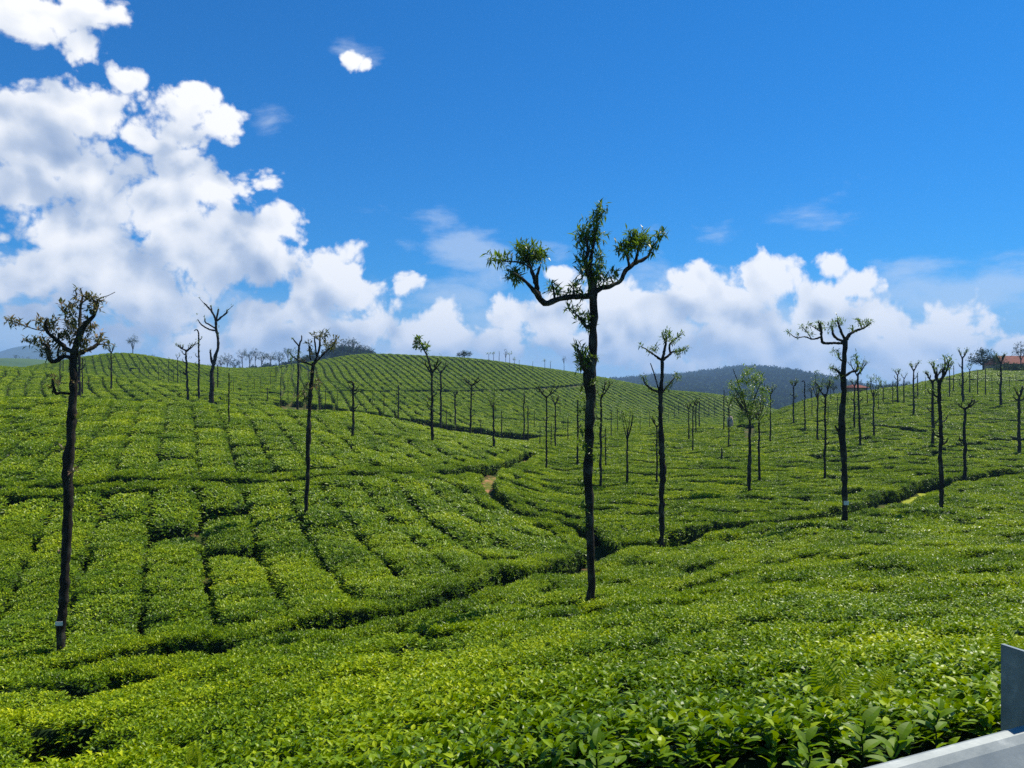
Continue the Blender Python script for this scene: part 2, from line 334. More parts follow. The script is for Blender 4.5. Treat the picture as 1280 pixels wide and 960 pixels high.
# ------------------------------------------------------------------ paths and drainage gullies (rows of the photograph, laid on the slope)
PATHS = {
 'valley': ([(0,868),(60,852),(120,832),(200,818),(300,806),(370,790),(440,774),(520,757),(600,738),(655,718),(700,712),(735,700),(760,690),(800,686),(835,680),(880,664),(920,655),(1000,648),(1060,640),(1095,630),(1130,617),(1170,604),(1215,596),(1285,590)], .62),
 'cross': ([(-40,609),(60,606),(130,603),(200,603),(280,602),(350,598),(420,594),(480,592),(540,590),(600,587),(618,584)], .46),
 'track': ([(668,566),(650,574),(630,580),(615,588),(609,598),(614,612),(628,628),(650,640),(690,650),(735,662),(757,686)], .50),
 'rim': ([(318,501),(360,505),(400,509),(440,514),(480,517)], .35),
 'hill_top': ([(340,462),(380,452),(430,448),(480,446),(530,447),(560,449),(600,453),(640,460)], 1.5),
 'hill_mid': ([(330,492),(380,489),(440,489),(500,489),(560,489),(620,488),(670,486),(712,483),(740,480)], 1.3),
 'hill_low': ([(600,520),(640,525),(690,526),(730,526),(780,523)], .6),
 'left_hill': ([(160,461),(200,463),(240,465),(280,470),(330,472)], 1.0),
 'right_a': ([(880,583),(920,584),(960,585),(1010,588),(1060,590),(1130,590),(1200,590),(1285,588)], .45),
 'right_b': ([(1080,529),(1110,534),(1140,538),(1165,541)], .7),
 'right_c': ([(1175,474),(1200,475),(1240,476),(1285,477)], 1.0),
 'hollow_a': ([(1120,774),(1160,771),(1200,770)], .12),
 'hollow_b': ([(522,822),(536,814),(550,808)], .12),
 'hollow_c': ([(1005,803),(1035,806),(1062,808)], .06),
 'hollow_d': ([(30,905),(50,925),(60,945)], .10),
 'hollow_e': ([(555,795),(580,790)], .10),
 'right_d': ([(1110,574),(1160,570),(1200,556),(1240,552),(1285,548)], .35),
}
pp, pw_ = [], []
def vhw(u): return 1.35 if 1083 < u < 1140 else float(np.interp(u, [112, 620, 820, 1285], [.60, .66, 1.0, .95]))
PATHPTS = {}
for name, (pl, hw) in PATHS.items():
    pts = []
    for (a, b) in zip(pl[:-1], pl[1:]):
        n_ = max(2, int(abs(b[0] - a[0]) / 1.5 + abs(b[1] - a[1]) / 1.0))
        for i in range(n_):
            u = a[0] + (b[0] - a[0]) * i / n_; v = a[1] + (b[1] - a[1]) * i / n_
            d = hit(u, v)
            if d: pts.append(((u - CU) / F * d, d))
    pts = np.array(pts)
    if len(pts) > 9: pts = gsm(pts, 3.0, 0)
    PATHPTS[name] = pts
    ds = np.concatenate([[0], np.cumsum(np.hypot(*(np.diff(pts, axis=0).T)))])
    q = np.arange(0, ds[-1], .15 if ds[-1] < 80 else .4)
    px = np.interp(q, ds, pts[:, 0]); py = np.interp(q, ds, pts[:, 1])
    for a, b in zip(px, py): pp.append((a, b)); pw_.append(hw if name != 'valley' else (-.5 if uof(a, b) < 112 else vhw(uof(a, b))))
kd = kdtree.KDTree(len(pp))
for i, q in enumerate(pp): kd.insert((q[0], q[1], 0), i)
kd.balance()
m, t, p = nmat('grassy_path', .95, .1)
t.links.new(ramp_node(t, noise_n(t, wpos(t), 2.0, 6.0, .6), [(.3, (.14, .20, .015)), (.6, (.30, .32, .03)), (.78, (.36, .27, .10))]), p.inputs['Base Color']); M_GRASSY = m
def path_ribbon(name, pts, w, sl, mat=None):
    pts = pts[sl]; V = []; Fc = []
    for i, q in enumerate(pts):
        t_ = pts[min(i + 1, len(pts) - 1)] - pts[max(i - 1, 0)]; t_ = t_ / (np.hypot(*t_) + 1e-9); nrm = np.array([-t_[1], t_[0]])
        for s_ in (-1, -.3, .3, 1):
            c = q + nrm * s_ * w * (1 + .2 * math.sin(i * .7 + s_)); V.append((c[0], c[1], float(ztop(c[0], c[1])) - BUSH_H + .015))
    for i in range(len(pts) - 1):
        for j in range(3): a = i * 4 + j; Fc.append((a, a + 1, a + 5, a + 4))
    o = obj(name, mesh(name, V, Fc, [mat or M_PATH], smooth=True)); tag(o, kind='structure'); return o
_t = PATHPTS['track']; path_ribbon('dirt_path', _t, .5, slice(0, int(len(_t) * .55)))
_u = uof(PATHPTS['valley'][:, 0], PATHPTS['valley'][:, 1]); _w = np.where((_u > 1078) & (_u < 1185))[0]
path_ribbon('grassy_path', PATHPTS['valley'], .9, slice(_w[0], _w[-1]), M_GRASSY)

# ------------------------------------------------------------------ tea bushes
def leaf_quad(V, Fc, T, base, d, up, ln, wd, tint, full):
    """one leaf: folded along its rib and drooping to the tip"""
    side = d.cross(up)
    if side.length < 1e-4: side = Vector((1, 0, 0))
    side.normalize(); nr = side.cross(d).normalized()
    i = len(V)
    if full == 2:
        rows_ = [(0, .0), (.2, .62), (.48, 1.0), (.76, .66), (1.0, 0)]
        for t_, w_ in rows_:
            c_ = base + d * (ln * (t_ - .06 * t_ * t_)) + nr * (ln * (.22 * t_ - .40 * t_ * t_))
            if w_ == 0: V.append(c_)
            else: V += [c_ + side * wd * .5 * w_ + nr * wd * .14 * w_, c_, c_ - side * wd * .5 * w_ + nr * wd * .14 * w_]
        Fc += [(i, i + 2, i + 1), (i, i + 3, i + 2)]
        for q_ in (1, 4): Fc += [(i + q_, i + q_ + 1, i + q_ + 4, i + q_ + 3), (i + q_ + 1, i + q_ + 2, i + q_ + 5, i + q_ + 4)]
        Fc += [(i + 7, i + 8, i + 10), (i + 8, i + 9, i + 10)]; T += [tint] * 8
    elif full:
        mid = base + d * (ln * .48) + nr * (ln * .05)
        tip = base + d * (ln * .95) - nr * (ln * .16)
        V += [base, mid + side * wd * .5 + nr * wd * .18, mid - side * wd * .5 + nr * wd * .18, mid - nr * wd * .04, tip]
        Fc += [(i, i + 3, i + 1), (i, i + 2, i + 3), (i + 3, i + 4, i + 1), (i + 2, i + 4, i + 3)]; T += [tint] * 4
    else:
        mid = base + d * (ln * .5) + nr * (ln * .06)
        V += [base, mid + side * wd * .5, base + d * ln - nr * ln * .1, mid - side * wd * .5]
        Fc += [(i, i + 1, i + 2, i + 3)]; T += [tint]
def finish(name, V, Fc, T, mats, mi=None):
    me = mesh(name, V, Fc, mats, mi)
    a = me.attributes.new('tint', 'FLOAT', 'FACE'); a.data.foreach_set('value', np.array(T, dtype=np.float32)); return me
def bush_mesh(name, nshoot, lps, ln, full, seed, core_res=(18, 7), spread=.55):
    r = random.Random(seed); V, Fc, T, MI = [], [], [], []
    # flat clipped table: unit half size 0.5 in x and y; top at z = 0
    e_ = 3.2
    def surf(th, q, k=1.0, rough=0.0):
        c, s = math.cos(th), math.sin(th); R = (abs(c) ** e_ + abs(s) ** e_) ** (-1 / e_)
        rr = min(1, q / .78); edge = max(0, (q - .78) / .22)
        rad = (.455 * rr + .065 * math.sin(edge * math.pi * .62)) * R * k
        zz = -.02 * rr ** 4 - (.46 * (1 - math.cos(min(edge, 1) * math.pi / 2)) + .05 * edge)
        w = .035 * math.sin(c * rad * 9 + seed) * math.cos(s * rad * 11 + seed * 2)
        return Vector((c * rad, s * rad, zz + w))
    A, B = core_res
    for j in range(B + 1):
        for i in range(A):
            q = (j / B); pt = surf(i * 2 * math.pi / A, q, .93); pt.z -= .075
            if j == B: pt.z = -.84; pt.x *= .8; pt.y *= .8
            V.append(pt)
    for j in range(B):
        for i in range(A):
            a, b = j * A + i, j * A + (i + 1) % A
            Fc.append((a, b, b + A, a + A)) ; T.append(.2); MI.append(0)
    nb = len(Fc)
    for k_ in range(nshoot):
        th = r.random() * 2 * math.pi; q = math.sqrt(r.random()) * 1.0
        if q > .78 and r.random() < .15: q = .78 * math.sqrt(r.random())
        pt = surf(th, q); edge = max(0, (q - .78) / .22)
        out = Vector((math.cos(th), math.sin(th), 0))
        ax = (Vector((0, 0, 1)) * (1 - .8 * edge) + out * edge * .9 + Vector((r.uniform(-.3, .3), r.uniform(-.3, .3), 0))).normalized()
        pt = pt + ax * r.uniform(-.05, .035) 
        flush = r.random()
        ph = r.random() * 6.28
        for l_ in range(lps):
            tl = l_ / max(1, lps - 1)               # 0 low leaf, 1 the bud at the top
            a = ph + l_ * 2.4
            ref = ax.orthogonal().normalized(); o2 = ax.cross(ref)
            dr = ref * math.cos(a) + o2 * math.sin(a)
            lift = spread * .35 + tl * 1.1 + r.uniform(-.25, .25)
            d = (dr + ax * lift).normalized()
            s_ = ln * r.uniform(.75, 1.25) * (1 - .35 * tl)
            ti = min(1, max(0, .25 + .45 * tl * flush * 1.5 + r.uniform(-.22, .22) - .25 * edge))  # pale young tips; lower leaves darkened to paint shade inside the bush
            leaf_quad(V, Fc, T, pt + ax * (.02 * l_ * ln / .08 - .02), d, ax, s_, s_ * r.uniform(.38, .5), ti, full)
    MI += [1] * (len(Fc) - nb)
    return finish(name, V, Fc, T, [M_CORE, M_TEA], MI)

LOD = [
  [bush_mesh('tea_bush_near', 760, 5, .078, 2, 1 + i, (22, 9)) for i in range(3)],
  [bush_mesh('tea_bush', 500, 5, .082, 1, 11 + i) for i in range(3)],
  [bush_mesh('tea_bush', 520, 5, .084, 0, 15 + i) for i in range(3)],
  [bush_mesh('tea_bush_mid', 300, 3, .125, False, 21 + i, (14, 6)) for i in range(4)],
  [bush_mesh('tea_bush_far', 130, 3, .17, False, 31 + i, (10, 5)) for i in range(4)],
  [bush_mesh('tea_bush_farthest', 60, 3, .23, False, 41 + i, (8, 4)) for i in range(3)],
]
# valley distance per column, boundary of the left slope
vp = PATHPTS['valley']; vu = uof(vp[:, 0], vp[:, 1]); o_ = np.argsort(vu)
def valley_d(u): return np.interp(u, vu[o_], vp[o_, 1])
tp = PATHPTS['track']; tu = uof(tp[:, 0], tp[:, 1]); td = np.maximum.accumulate(tp[::-1, 1]); tu = tu[::-1]
def track_u(d): return np.interp(d, td, tu)

def rows(a_deg, sp, al, fill, mask, wob=.5, jit=.1, lift=0.0, xr=None, yr=(2, 360), skip=.02, almul=1.22, fan=False):
    a = math.radians(a_deg); r_ = np.array([math.sin(a), math.cos(a)]); p_ = np.array([math.cos(a), -math.sin(a)])
    y0, y1 = yr; ex = [(-.78 * y1, y1), (.78 * y1, y1), (-.78 * y0, y0), (.78 * y0, y0)]
    P_ = [np.dot(e_, p_) for e_ in ex]; R_ = [np.dot(e_, r_) for e_ in ex]
    gi = np.arange(math.floor(min(P_) / sp) - 2, max(P_) / sp + 3); gj = np.arange(math.floor(min(R_) / al) - 2, max(R_) / al + 3)
    I, J = np.meshgrid(gi, gj, indexing='ij'); I = I.ravel(); J = J.ravel()
    pc = I * sp; rc = (J + .5 * (I % 2)) * al
    pc = pc + wob * np.sin(rc / 9.0 + 1.7 * np.sin(rc / 23.0) + .05 * I) + wob * 1.5 * np.sin(rc / 31.0 + pc / 40)
    pc = pc + rs.uniform(-jit, jit, len(pc)); rc = rc + rs.uniform(-jit, jit, len(pc)) * 1.5
    X = pc * p_[0] + rc * r_[0]; Y = pc * p_[1] + rc * r_[1]
    rowa = np.full(len(X), a)
    if fan:     # the rows open out to the right like a comb bent round the hill
        x0 = (I * sp); th = np.radians(np.interp(x0, [-90, -30, 15, 60, 120], [17, 15.5, 7, 1, -4]))
        Y = 60 + (J + .5 * (I % 2)) * al + rs.uniform(-jit, jit, len(pc)); X = x0 - np.tan(th) * (Y - 200) + wob * np.sin(Y / 14.0 + .08 * I) + rs.uniform(-jit, jit, len(pc)); rowa = -th
    ok = (Y > y0) & (Y < y1) & (np.abs(X) < .77 * Y + 1.5)
    rowa = rowa[ok]
    X, Y = X[ok], Y[ok]
    U = uof(X, Y); ok = mask(U, Y) & (rs.rand(len(X)) > skip); X, Y, U, rowa = X[ok], Y[ok], U[ok], rowa[ok]
    n_ = len(X)
    sx = sp * fill * rs.uniform(.93, 1.07, n_); sy = al * almul * rs.uniform(.9, 1.12, n_)
    return np.stack([X, Y, sx, sy, -rowa + rs.uniform(-.08, .08, n_), rs.uniform(-.09, .05, n_) + lift], 1)
INF = 1e9
near = rows(78, 1.16, 1.12, 1.03, lambda u, y: y < valley_d(u), wob=.3, jit=.1, yr=(2.6, 60), skip=.028)
left = rows(-24, 1.64, 1.05, .88, lambda u, y: (y >= valley_d(u)) & (y < np.interp(u, [0, 300, 450, 600, 700], [60, 62, 67.5, 75.5, 81.5])) & (u < track_u(y)) & (u < 760), wob=.16, jit=.06, yr=(10, 82), skip=.015, almul=1.36)
mid = rows(84, 1.34, 1.15, .71, lambda u, y: (y >= valley_d(u)) & (y < np.interp(u, [560, 700, 800, 900, 960], [75, 95, 118, 110, 60])) & (u >= track_u(y)) & (u < 960), wob=.4, jit=.1, yr=(10, 125), skip=.015, almul=1.34)
right = rows(86, 1.46, 1.2, .67, lambda u, y: (y >= valley_d(u)) & (y < 160) & (u >= 945), wob=.5, jit=.1, yr=(20, 165), skip=.02, almul=1.34)
farl = rows(-31, 1.8, 1.2, .72, lambda u, y: (y >= np.interp(u, [0, 300, 450], [59, 61, 66])) & (y < 250) & (u < 345), wob=.35, jit=.1, yr=(58, 255))
hill = rows(-17, 2.1, 1.35, .62, lambda u, y: (y >= np.interp(u, [330, 450, 600, 700, 800, 930], [61, 66, 74, 85, 118, 112])) & (y < 370) & (u >= 345) & ((u < 960) | ((y > 165) & (u < 1010))), wob=.35, jit=.12, yr=(60, 372), fan=True)
rtop = rows(80, 1.7, 1.3, .9, lambda u, y: (y >= 160) & (y < 250) & (u > 1000), wob=.5, jit=.1, yr=(150, 255))

def settle(B, margin=1.0):
    X, Y = B[:, 0].copy(), B[:, 1].copy(); keep = np.ones(len(B), bool)
    for i in range(len(B)):
        co, j, dist = kd.find((X[i], Y[i], 0)); hw = pw_[j]; half = .5 * min(B[i, 2], B[i, 3])
        if dist < hw + half * 0.15: keep[i] = False
        elif dist < hw + half * .95:
            s_ = (hw + half * .95) / dist; X[i] = co[0] + (X[i] - co[0]) * s_; Y[i] = co[1] + (Y[i] - co[1]) * s_
    B = B.copy(); B[:, 0], B[:, 1] = X, Y
    U = uof(X, Y); vt = bil(VT, U, Y); rm = bil(RUNMIN, U, Y)
    keep &= (vt - rm) < 9 + 900.0 / Y
    keep &= (U > -190) & (U < 1470)
    return B[keep]
def place(B):
    """rows -> positions, rotation matrices (leaning with the slope), scales"""
    X, Y = B[:, 0], B[:, 1]; e_ = .6
    zx = (ztop(X + e_, Y) - ztop(X - e_, Y)) / (2 * e_); zy = (ztop(X, Y + e_) - ztop(X, Y - e_)) / (2 * e_)
    z = ztop(X, Y) + B[:, 5]
    n_ = np.stack([-zx, -zy, np.ones_like(zx)], 1); n_ /= np.linalg.norm(n_, axis=1)[:, None]
    c, s = np.cos(B[:, 4]), np.sin(B[:, 4])
    xa = np.stack([c, s, np.zeros_like(c)], 1); xa -= n_ * np.sum(xa * n_, 1)[:, None]; xa /= np.linalg.norm(xa, axis=1)[:, None]
    ya = np.cross(n_, xa)
    M = np.stack([xa, ya, n_], 2)     # columns
    eu = np.stack([np.arctan2(M[:, 2, 1], M[:, 2, 2]), np.arcsin(np.clip(-M[:, 2, 0], -1, 1)), np.arctan2(M[:, 1, 0], M[:, 0, 0])], 1)
    sc = np.stack([B[:, 2], B[:, 3], rs.uniform(.95, 1.08, len(B))], 1)
    return np.stack([X, Y, z], 1), eu, sc

def edging(names):
    out_ = []
    for nm_ in names:
        pts = PATHPTS[nm_]; hw = PATHS[nm_][1]; ds = np.concatenate([[0], np.cumsum(np.hypot(*(np.diff(pts, axis=0).T)))])
        for sd_ in (-1, 1):
            for q in np.arange(rs.rand() * .5, ds[-1] - .3, .92):
                a = np.array([np.interp(q, ds, pts[:, 0]), np.interp(q, ds, pts[:, 1])]); b = np.array([np.interp(q + .5, ds, pts[:, 0]), np.interp(q + .5, ds, pts[:, 1])])
                t_ = (b - a) / (np.hypot(*(b - a)) + 1e-9); c_ = a + np.array([-t_[1], t_[0]]) * sd_ * ((vhw(uof(a[0], a[1])) if nm_ == 'valley' else hw) + .40 + rs.uniform(-.08, .08))
                if nm_ == 'valley' and uof(a[0], a[1]) < 118: continue
                _, j, dist = kd.find((c_[0], c_[1], 0))
                if dist < pw_[j] + .2: continue
                out_.append([c_[0], c_[1], 1.2, .92, math.atan2(t_[1], t_[0]) + rs.uniform(-.1, .1), rs.uniform(-.07, .03)])
    return np.array(out_)
EDGED = ('valley', 'cross', 'track', 'right_a')
edg = edging(EDGED)
kde = kdtree.KDTree(len(edg))
for i, q in enumerate(edg): kde.insert((q[0], q[1], 0), i)
kde.balance()
_d = hit(76, 812); _x = (76 - CU) / F * _d
edg = np.concatenate([edg, [[_x - .75, _d - .55, 1.1, 1.1, 0, 0], [_x + .25, _d - .80, 1.1, 1.1, .2, 0], [_x + 1.2, _d - .6, 1.1, 1.1, 0, 0]]])
eu_id = uof(edg[:, 0], edg[:, 1]); ey = edg[:, 1]
eid = np.where(ey < valley_d(eu_id), 0, np.where((eu_id < track_u(ey)) & (eu_id < 760), 1, np.where(eu_id < 948, 2, 3)))
allb = []
for nm, B in (('near', near), ('left', left), ('mid', mid), ('right', right), ('far_left', farl), ('hill', hill), ('rtop', rtop)):
    B = settle(B)
    B = B[np.array([kde.find((b[0], b[1], 0))[2] > .34 + .22 * min(b[2], b[3]) for b in B])]
    E_ = edg[eid == len(allb)] if len(allb) < 4 else edg[:0]
    if len(E_): B = np.concatenate([B, E_])
    allb.append((nm, B)); print('bushes', nm, len(B))
cat = np.concatenate([np.column_stack([B, np.full(len(B), k_)]) for k_, (nm, B) in enumerate(allb)])
U = uof(cat[:, 0], cat[:, 1]); V_ = bil(VT, U, cat[:, 1])
infr = (U > -5) & (U < 1285) & (V_ < 985)
order = np.argsort(np.where(infr, cat[:, 1], 1e6))
solo = np.zeros(len(cat), bool); solo[order[:300]] = True
pos_, eu_, sc_ = place(cat)
ZN = [(170, 'at the foot of the stout left tree'), (330, 'in the lower left of the view'), (560, 'left of the tallest tree'), (700, 'just left of the tallest trunk'),
      (830, 'around the foot of the tallest tree'), (1010, 'between the tallest tree and the ferns'), (1160, 'around the ferns at lower right'), (1e9, 'by the guardrail at the right edge')]
LBL = {0: ('clipped tea bush in the bright leafy carpet on the near slope', 'tea bushes of the near slope'),
       1: ('clipped tea bush in a row on the lower left hillside', 'tea bushes of the left hillside'),
       2: ('clipped tea bush on the valley floor beyond the main gully', 'tea bushes of the valley floor'),
       3: ('clipped tea bush at the foot of the right hillside', 'tea bushes of the right hillside')}
for i in np.where(solo)[0]:
    d = cat[i, 1]; lod = 0 if d < 6 else (1 if d < 13 else 2)
    o = bpy.data.objects.new('tea_bush', LOD[lod][rnd.randrange(len(LOD[lod]))]); link(o)
    o.location = pos_[i]; o.rotation_euler = eu_[i]; o.scale = sc_[i]
    lb = LBL[int(cat[i, 6])] if int(cat[i, 6]) in LBL else LBL[2]; zn = [z_[1] for z_ in ZN if U[i] < z_[0]][0]
    if int(cat[i, 6]) == 0:
        nf = 'large leaved' if d < 6 else ('medium sized' if d < 11 else 'small looking')
        lb = ('%s tea bush on the near slope, %s' % (nf, zn), '%s near slope tea bushes %s' % (nf, zn))
    elif int(cat[i, 6]) == 1:
        zl = 'right of the left edge tree' if U[i] > 85 else 'beside the stout left edge trunk'
        if U[i] > 260: zl = 'below the lone forked tree'
        if U[i] > 450: zl = 'just above the dark gully'
        lb = ('clipped tea bush in a hillside row, ' + zl, 'left hillside tea bushes, ' + zl)
    tag(o, lb[0], 'tea bush', lb[1])
    if rnd.random() < .5: o.rotation_euler.rotate_axis('Z', math.pi)

def scatter(name, meshes, pos, eu, sc, idx):
    """one object: points that carry instances of the given meshes"""
    col = bpy.data.collections.new(name + '_kinds')
    for k_, me in enumerate(meshes): col.objects.link(bpy.data.objects.new('%s_kind_%02d' % (name, k_), me))
    me = bpy.data.meshes.new(name); me.vertices.add(len(pos)); me.vertices.foreach_set('co', np.asarray(pos, np.float32).ravel())
    a = me.attributes.new('rot', 'FLOAT_VECTOR', 'POINT'); a.data.foreach_set('vector', np.asarray(eu, np.float32).ravel())
    a = me.attributes.new('scl', 'FLOAT_VECTOR', 'POINT'); a.data.foreach_set('vector', np.asarray(sc, np.float32).ravel())
    a = me.attributes.new('idx', 'INT', 'POINT'); a.data.foreach_set('value', np.asarray(idx, np.int32))
    o = obj(name, me)
    ng = bpy.data.node_groups.new(name + '_nodes', 'GeometryNodeTree')
    ng.interface.new_socket('Geometry', in_out='INPUT', socket_type='NodeSocketGeometry'); ng.interface.new_socket('Geometry', in_out='OUTPUT', socket_type='NodeSocketGeometry')
    gi = ng.nodes.new('NodeGroupInput'); go = ng.nodes.new('NodeGroupOutput'); ip = ng.nodes.new('GeometryNodeInstanceOnPoints')
    ci = ng.nodes.new('GeometryNodeCollectionInfo'); ci.inputs['Collection'].default_value = col; ci.inputs['Separate Children'].default_value = True; ci.inputs['Reset Children'].default_value = True
    def na(nm, ty):
        n = ng.nodes.new('GeometryNodeInputNamedAttribute'); n.data_type = ty; n.inputs[0].default_value = nm; return n.outputs[0]
    e2r = ng.nodes.new('FunctionNodeEulerToRotation')
    ng.links.new(gi.outputs[0], ip.inputs['Points']); ng.links.new(ci.outputs[0], ip.inputs['Instance']); ip.inputs['Pick Instance'].default_value = True
    ng.links.new(na('idx', 'INT'), ip.inputs['Instance Index']); ng.links.new(na('rot', 'FLOAT_VECTOR'), e2r.inputs[0]); ng.links.new(e2r.outputs[0], ip.inputs['Rotation'])
    ng.links.new(na('scl', 'FLOAT_VECTOR'), ip.inputs['Scale']); ng.links.new(ip.outputs[0], go.inputs[0])
    md = o.modifiers.new('scatter', 'NODES'); md.node_group = ng
    return o
flat = [me for l_ in LOD for me in l_]; offs = np.cumsum([0] + [len(l_) for l_ in LOD])
STUFF = {0: 'unbroken carpet of tea bushes at the edges of the near slope', 1: 'tea rows climbing the left hillside with dark lines between them',
         2: 'tea bushes covering the middle of the valley in fine cross rows', 3: 'tea bushes covering the right hillside in horizontal rows',
         4: 'tea rows on the farther rise at the left, beyond the near hillside', 5: 'tea rows combed diagonally over the big round hill in the middle',
         6: 'tea rows on the hilltop at the right below the red roof'}
for k_, (nm, B) in enumerate(allb):
    m_ = (cat[:, 6] == k_) & ~solo
    if not m_.any(): continue
    d = cat[m_, 1]; lod = np.digitize(d, [6, 13, 24, 62, 125])
    idx = np.array([offs[l_] + rs.randint(0, len(LOD[l_])) for l_ in lod])
    o = scatter('tea_bushes', flat, pos_[m_], eu_[m_], sc_[m_], idx)
    tag(o, STUFF[k_], 'tea bushes', kind='stuff')

# ------------------------------------------------------------------ trees
def tube(V, Fc, pts, rad, seg=8, lump=.12, seed=0, cap=True):
    n_ = len(pts); base = len(V); prev = None
    for i in range(n_):
        tdir = (pts[min(i + 1, n_ - 1)] - pts[max(i - 1, 0)])
        if tdir.length < 1e-6: tdir = Vector((0, 0, 1))
        tdir.normalize()
        a = (Vector((1, 0, 0)) if prev is None else prev); a = a - tdir * a.dot(tdir)
        if a.length < 1e-3: a = tdir.orthogonal()
        a.normalize(); prev = a; b = tdir.cross(a)
        for s_ in range(seg):
            th = 2 * math.pi * s_ / seg
            q = pts[i] + (a * math.cos(th) + b * math.sin(th)) * rad[i]
            k_ = 1 + lump * (noise.noise(q * (1.3 / max(rad[i], .02)) * .35 + Vector((seed, 0, 0))) * 1.6)
            V.append(pts[i] + (a * math.cos(th) + b * math.sin(th)) * rad[i] * k_)
    for i in range(n_ - 1):
        for s_ in range(seg):
            a, b = base + i * seg + s_, base + i * seg + (s_ + 1) % seg
            Fc.append((a, b, b + seg, a + seg))
    if cap:
        Fc.append(tuple(base + (n_ - 1) * seg + s_ for s_ in range(seg))); Fc.append(tuple(base + s_ for s_ in reversed(range(seg))))
def resamp(pts, rad, step, jitter, r):
    """finer polyline with knobbly offsets and swellings"""
    P_, R_ = [], []
    for i in range(len(pts) - 1):
        n_ = max(1, int((pts[i + 1] - pts[i]).length / step))
        p0 = pts[max(i - 1, 0)]; p1 = pts[i]; p2 = pts[i + 1]; p3 = pts[min(i + 2, len(pts) - 1)]
        for k_ in range(n_):
            t_ = k_ / n_
            q = .5 * ((2 * p1) + (p2 - p0) * t_ + (2 * p0 - 5 * p1 + 4 * p2 - p3) * t_ * t_ + (3 * p1 - p0 - 3 * p2 + p3) * t_ ** 3)
            rr = rad[i] * (1 - t_) + rad[i + 1] * t_
            first = (i == 0 and k_ == 0)
            if not first: q = q + Vector((r.uniform(-1, 1), r.uniform(-1, 1), r.uniform(-.5, .5))) * jitter * rr
            P_.append(q); R_.append(rr * (1 + (0 if first else r.uniform(-.10, .12))))
    P_.append(pts[-1]); R_.append(rad[-1]); return P_, R_
def tuft(V, Fc, T, c, rad, n_, r, ln=None, up=.35, wd=.22):
    for _ in range(n_):
        d = Vector((r.gauss(0, 1), r.gauss(0, 1), r.gauss(0, 1) + up)).normalized()
        q = c + Vector((r.gauss(0, .48), r.gauss(0, .48), r.gauss(0, .48))) * rad
        l_ = (ln or rad * .7) * r.uniform(.6, 1.3)
        leaf_quad(V, Fc, T, q, d, Vector((0, 0, 1)), l_, l_ * wd * r.uniform(.8, 1.3), r.random(), False)

class Tree:
    rs = 1.0
    def __init__(s, name, u, v, label, cat='tree', group=None, bark=None, leaf=None, d=None, seed=0, sink=None):
        s.d = d or hit(u, v); s.u = u; s.v = v; s.k = s.d / F; s.r = random.Random(seed * 31 + int(u) * 7 + int(v))
        s.base = PW(u, v, s.d); s.ground = float(ztop(s.base.x, s.base.y)) - BUSH_H
        s.root = empty(name, (s.base.x, s.base.y, s.ground)); tag(s.root, label, cat, group)
        s.bark = bark or M_BARK; s.leaf = leaf or M_SHADE; s.seed = seed; s.dep = []
    def w(s, u, v, dz=0.0): 
        q = PW(u, v, s.d + dz); return q - s.root.location
    def limb(s, name, pts, seg=8, lump=.25, dep=None, extra=(), mat=None, step=None, jit=.18):
        """pts: (u, v, r_px); dep: depth (m) drifting away from or towards the camera along the limb"""
        V, Fc = [], []
        for (pl, dp, pin) in [(pts, dep or 0.0, 0)] + [(e_[0], e_[1], 1) for e_ in extra]:
            n_ = len(pl); dp0 = s.last if pin else s.start
            P_ = [s.w(q[0], q[1], dp0 + dp * i / max(1, n_ - 1)) for i, q in enumerate(pl)]; R_ = [max(.007, q[2] * s.k * s.rs * (1 if name == 'trunk' else 1.12)) for q in pl]
            if name == 'trunk': P_.insert(0, Vector((P_[0].x, P_[0].y, -.05))); R_.insert(0, R_[0] * 1.25)
            P2, R2 = resamp(P_, R_, max(.05, 1.25 * R_[len(R_) // 2]), jit, s.r)
            tube(V, Fc, P2, R2, seg if not pin else max(5, seg - 2), lump, s.seed)
            if not pin: s.last = dp0 + dp * .5
        o = obj(name, mesh(name, V, Fc, [mat or s.bark], smooth=True), s.root); return o
    start = 0.0; last = 0.0
    def leaves(s, cl, dens=1.0, ln=None, name='foliage', wd=.22, mat=None, dspread=1.0):
        V, Fc, T = [], [], []
        for q in cl:
            u, v, r_ = q[:3]; dp = q[3] if len(q) > 3 else s.r.uniform(-.6, .6) * dspread * min(1, r_ * s.k * 2)
            rad = r_ * s.k
            tuft(V, Fc, T, s.w(u, v, dp), rad, max(4, int(dens * (6 + r_ * r_ * .55))), s.r, ln, wd=wd)
        if V: 
            o = obj(name, finish(name, V, Fc, T, [mat or s.leaf]), s.root)
            if name != 'foliage': o['kind'] = 'stuff'
            return o

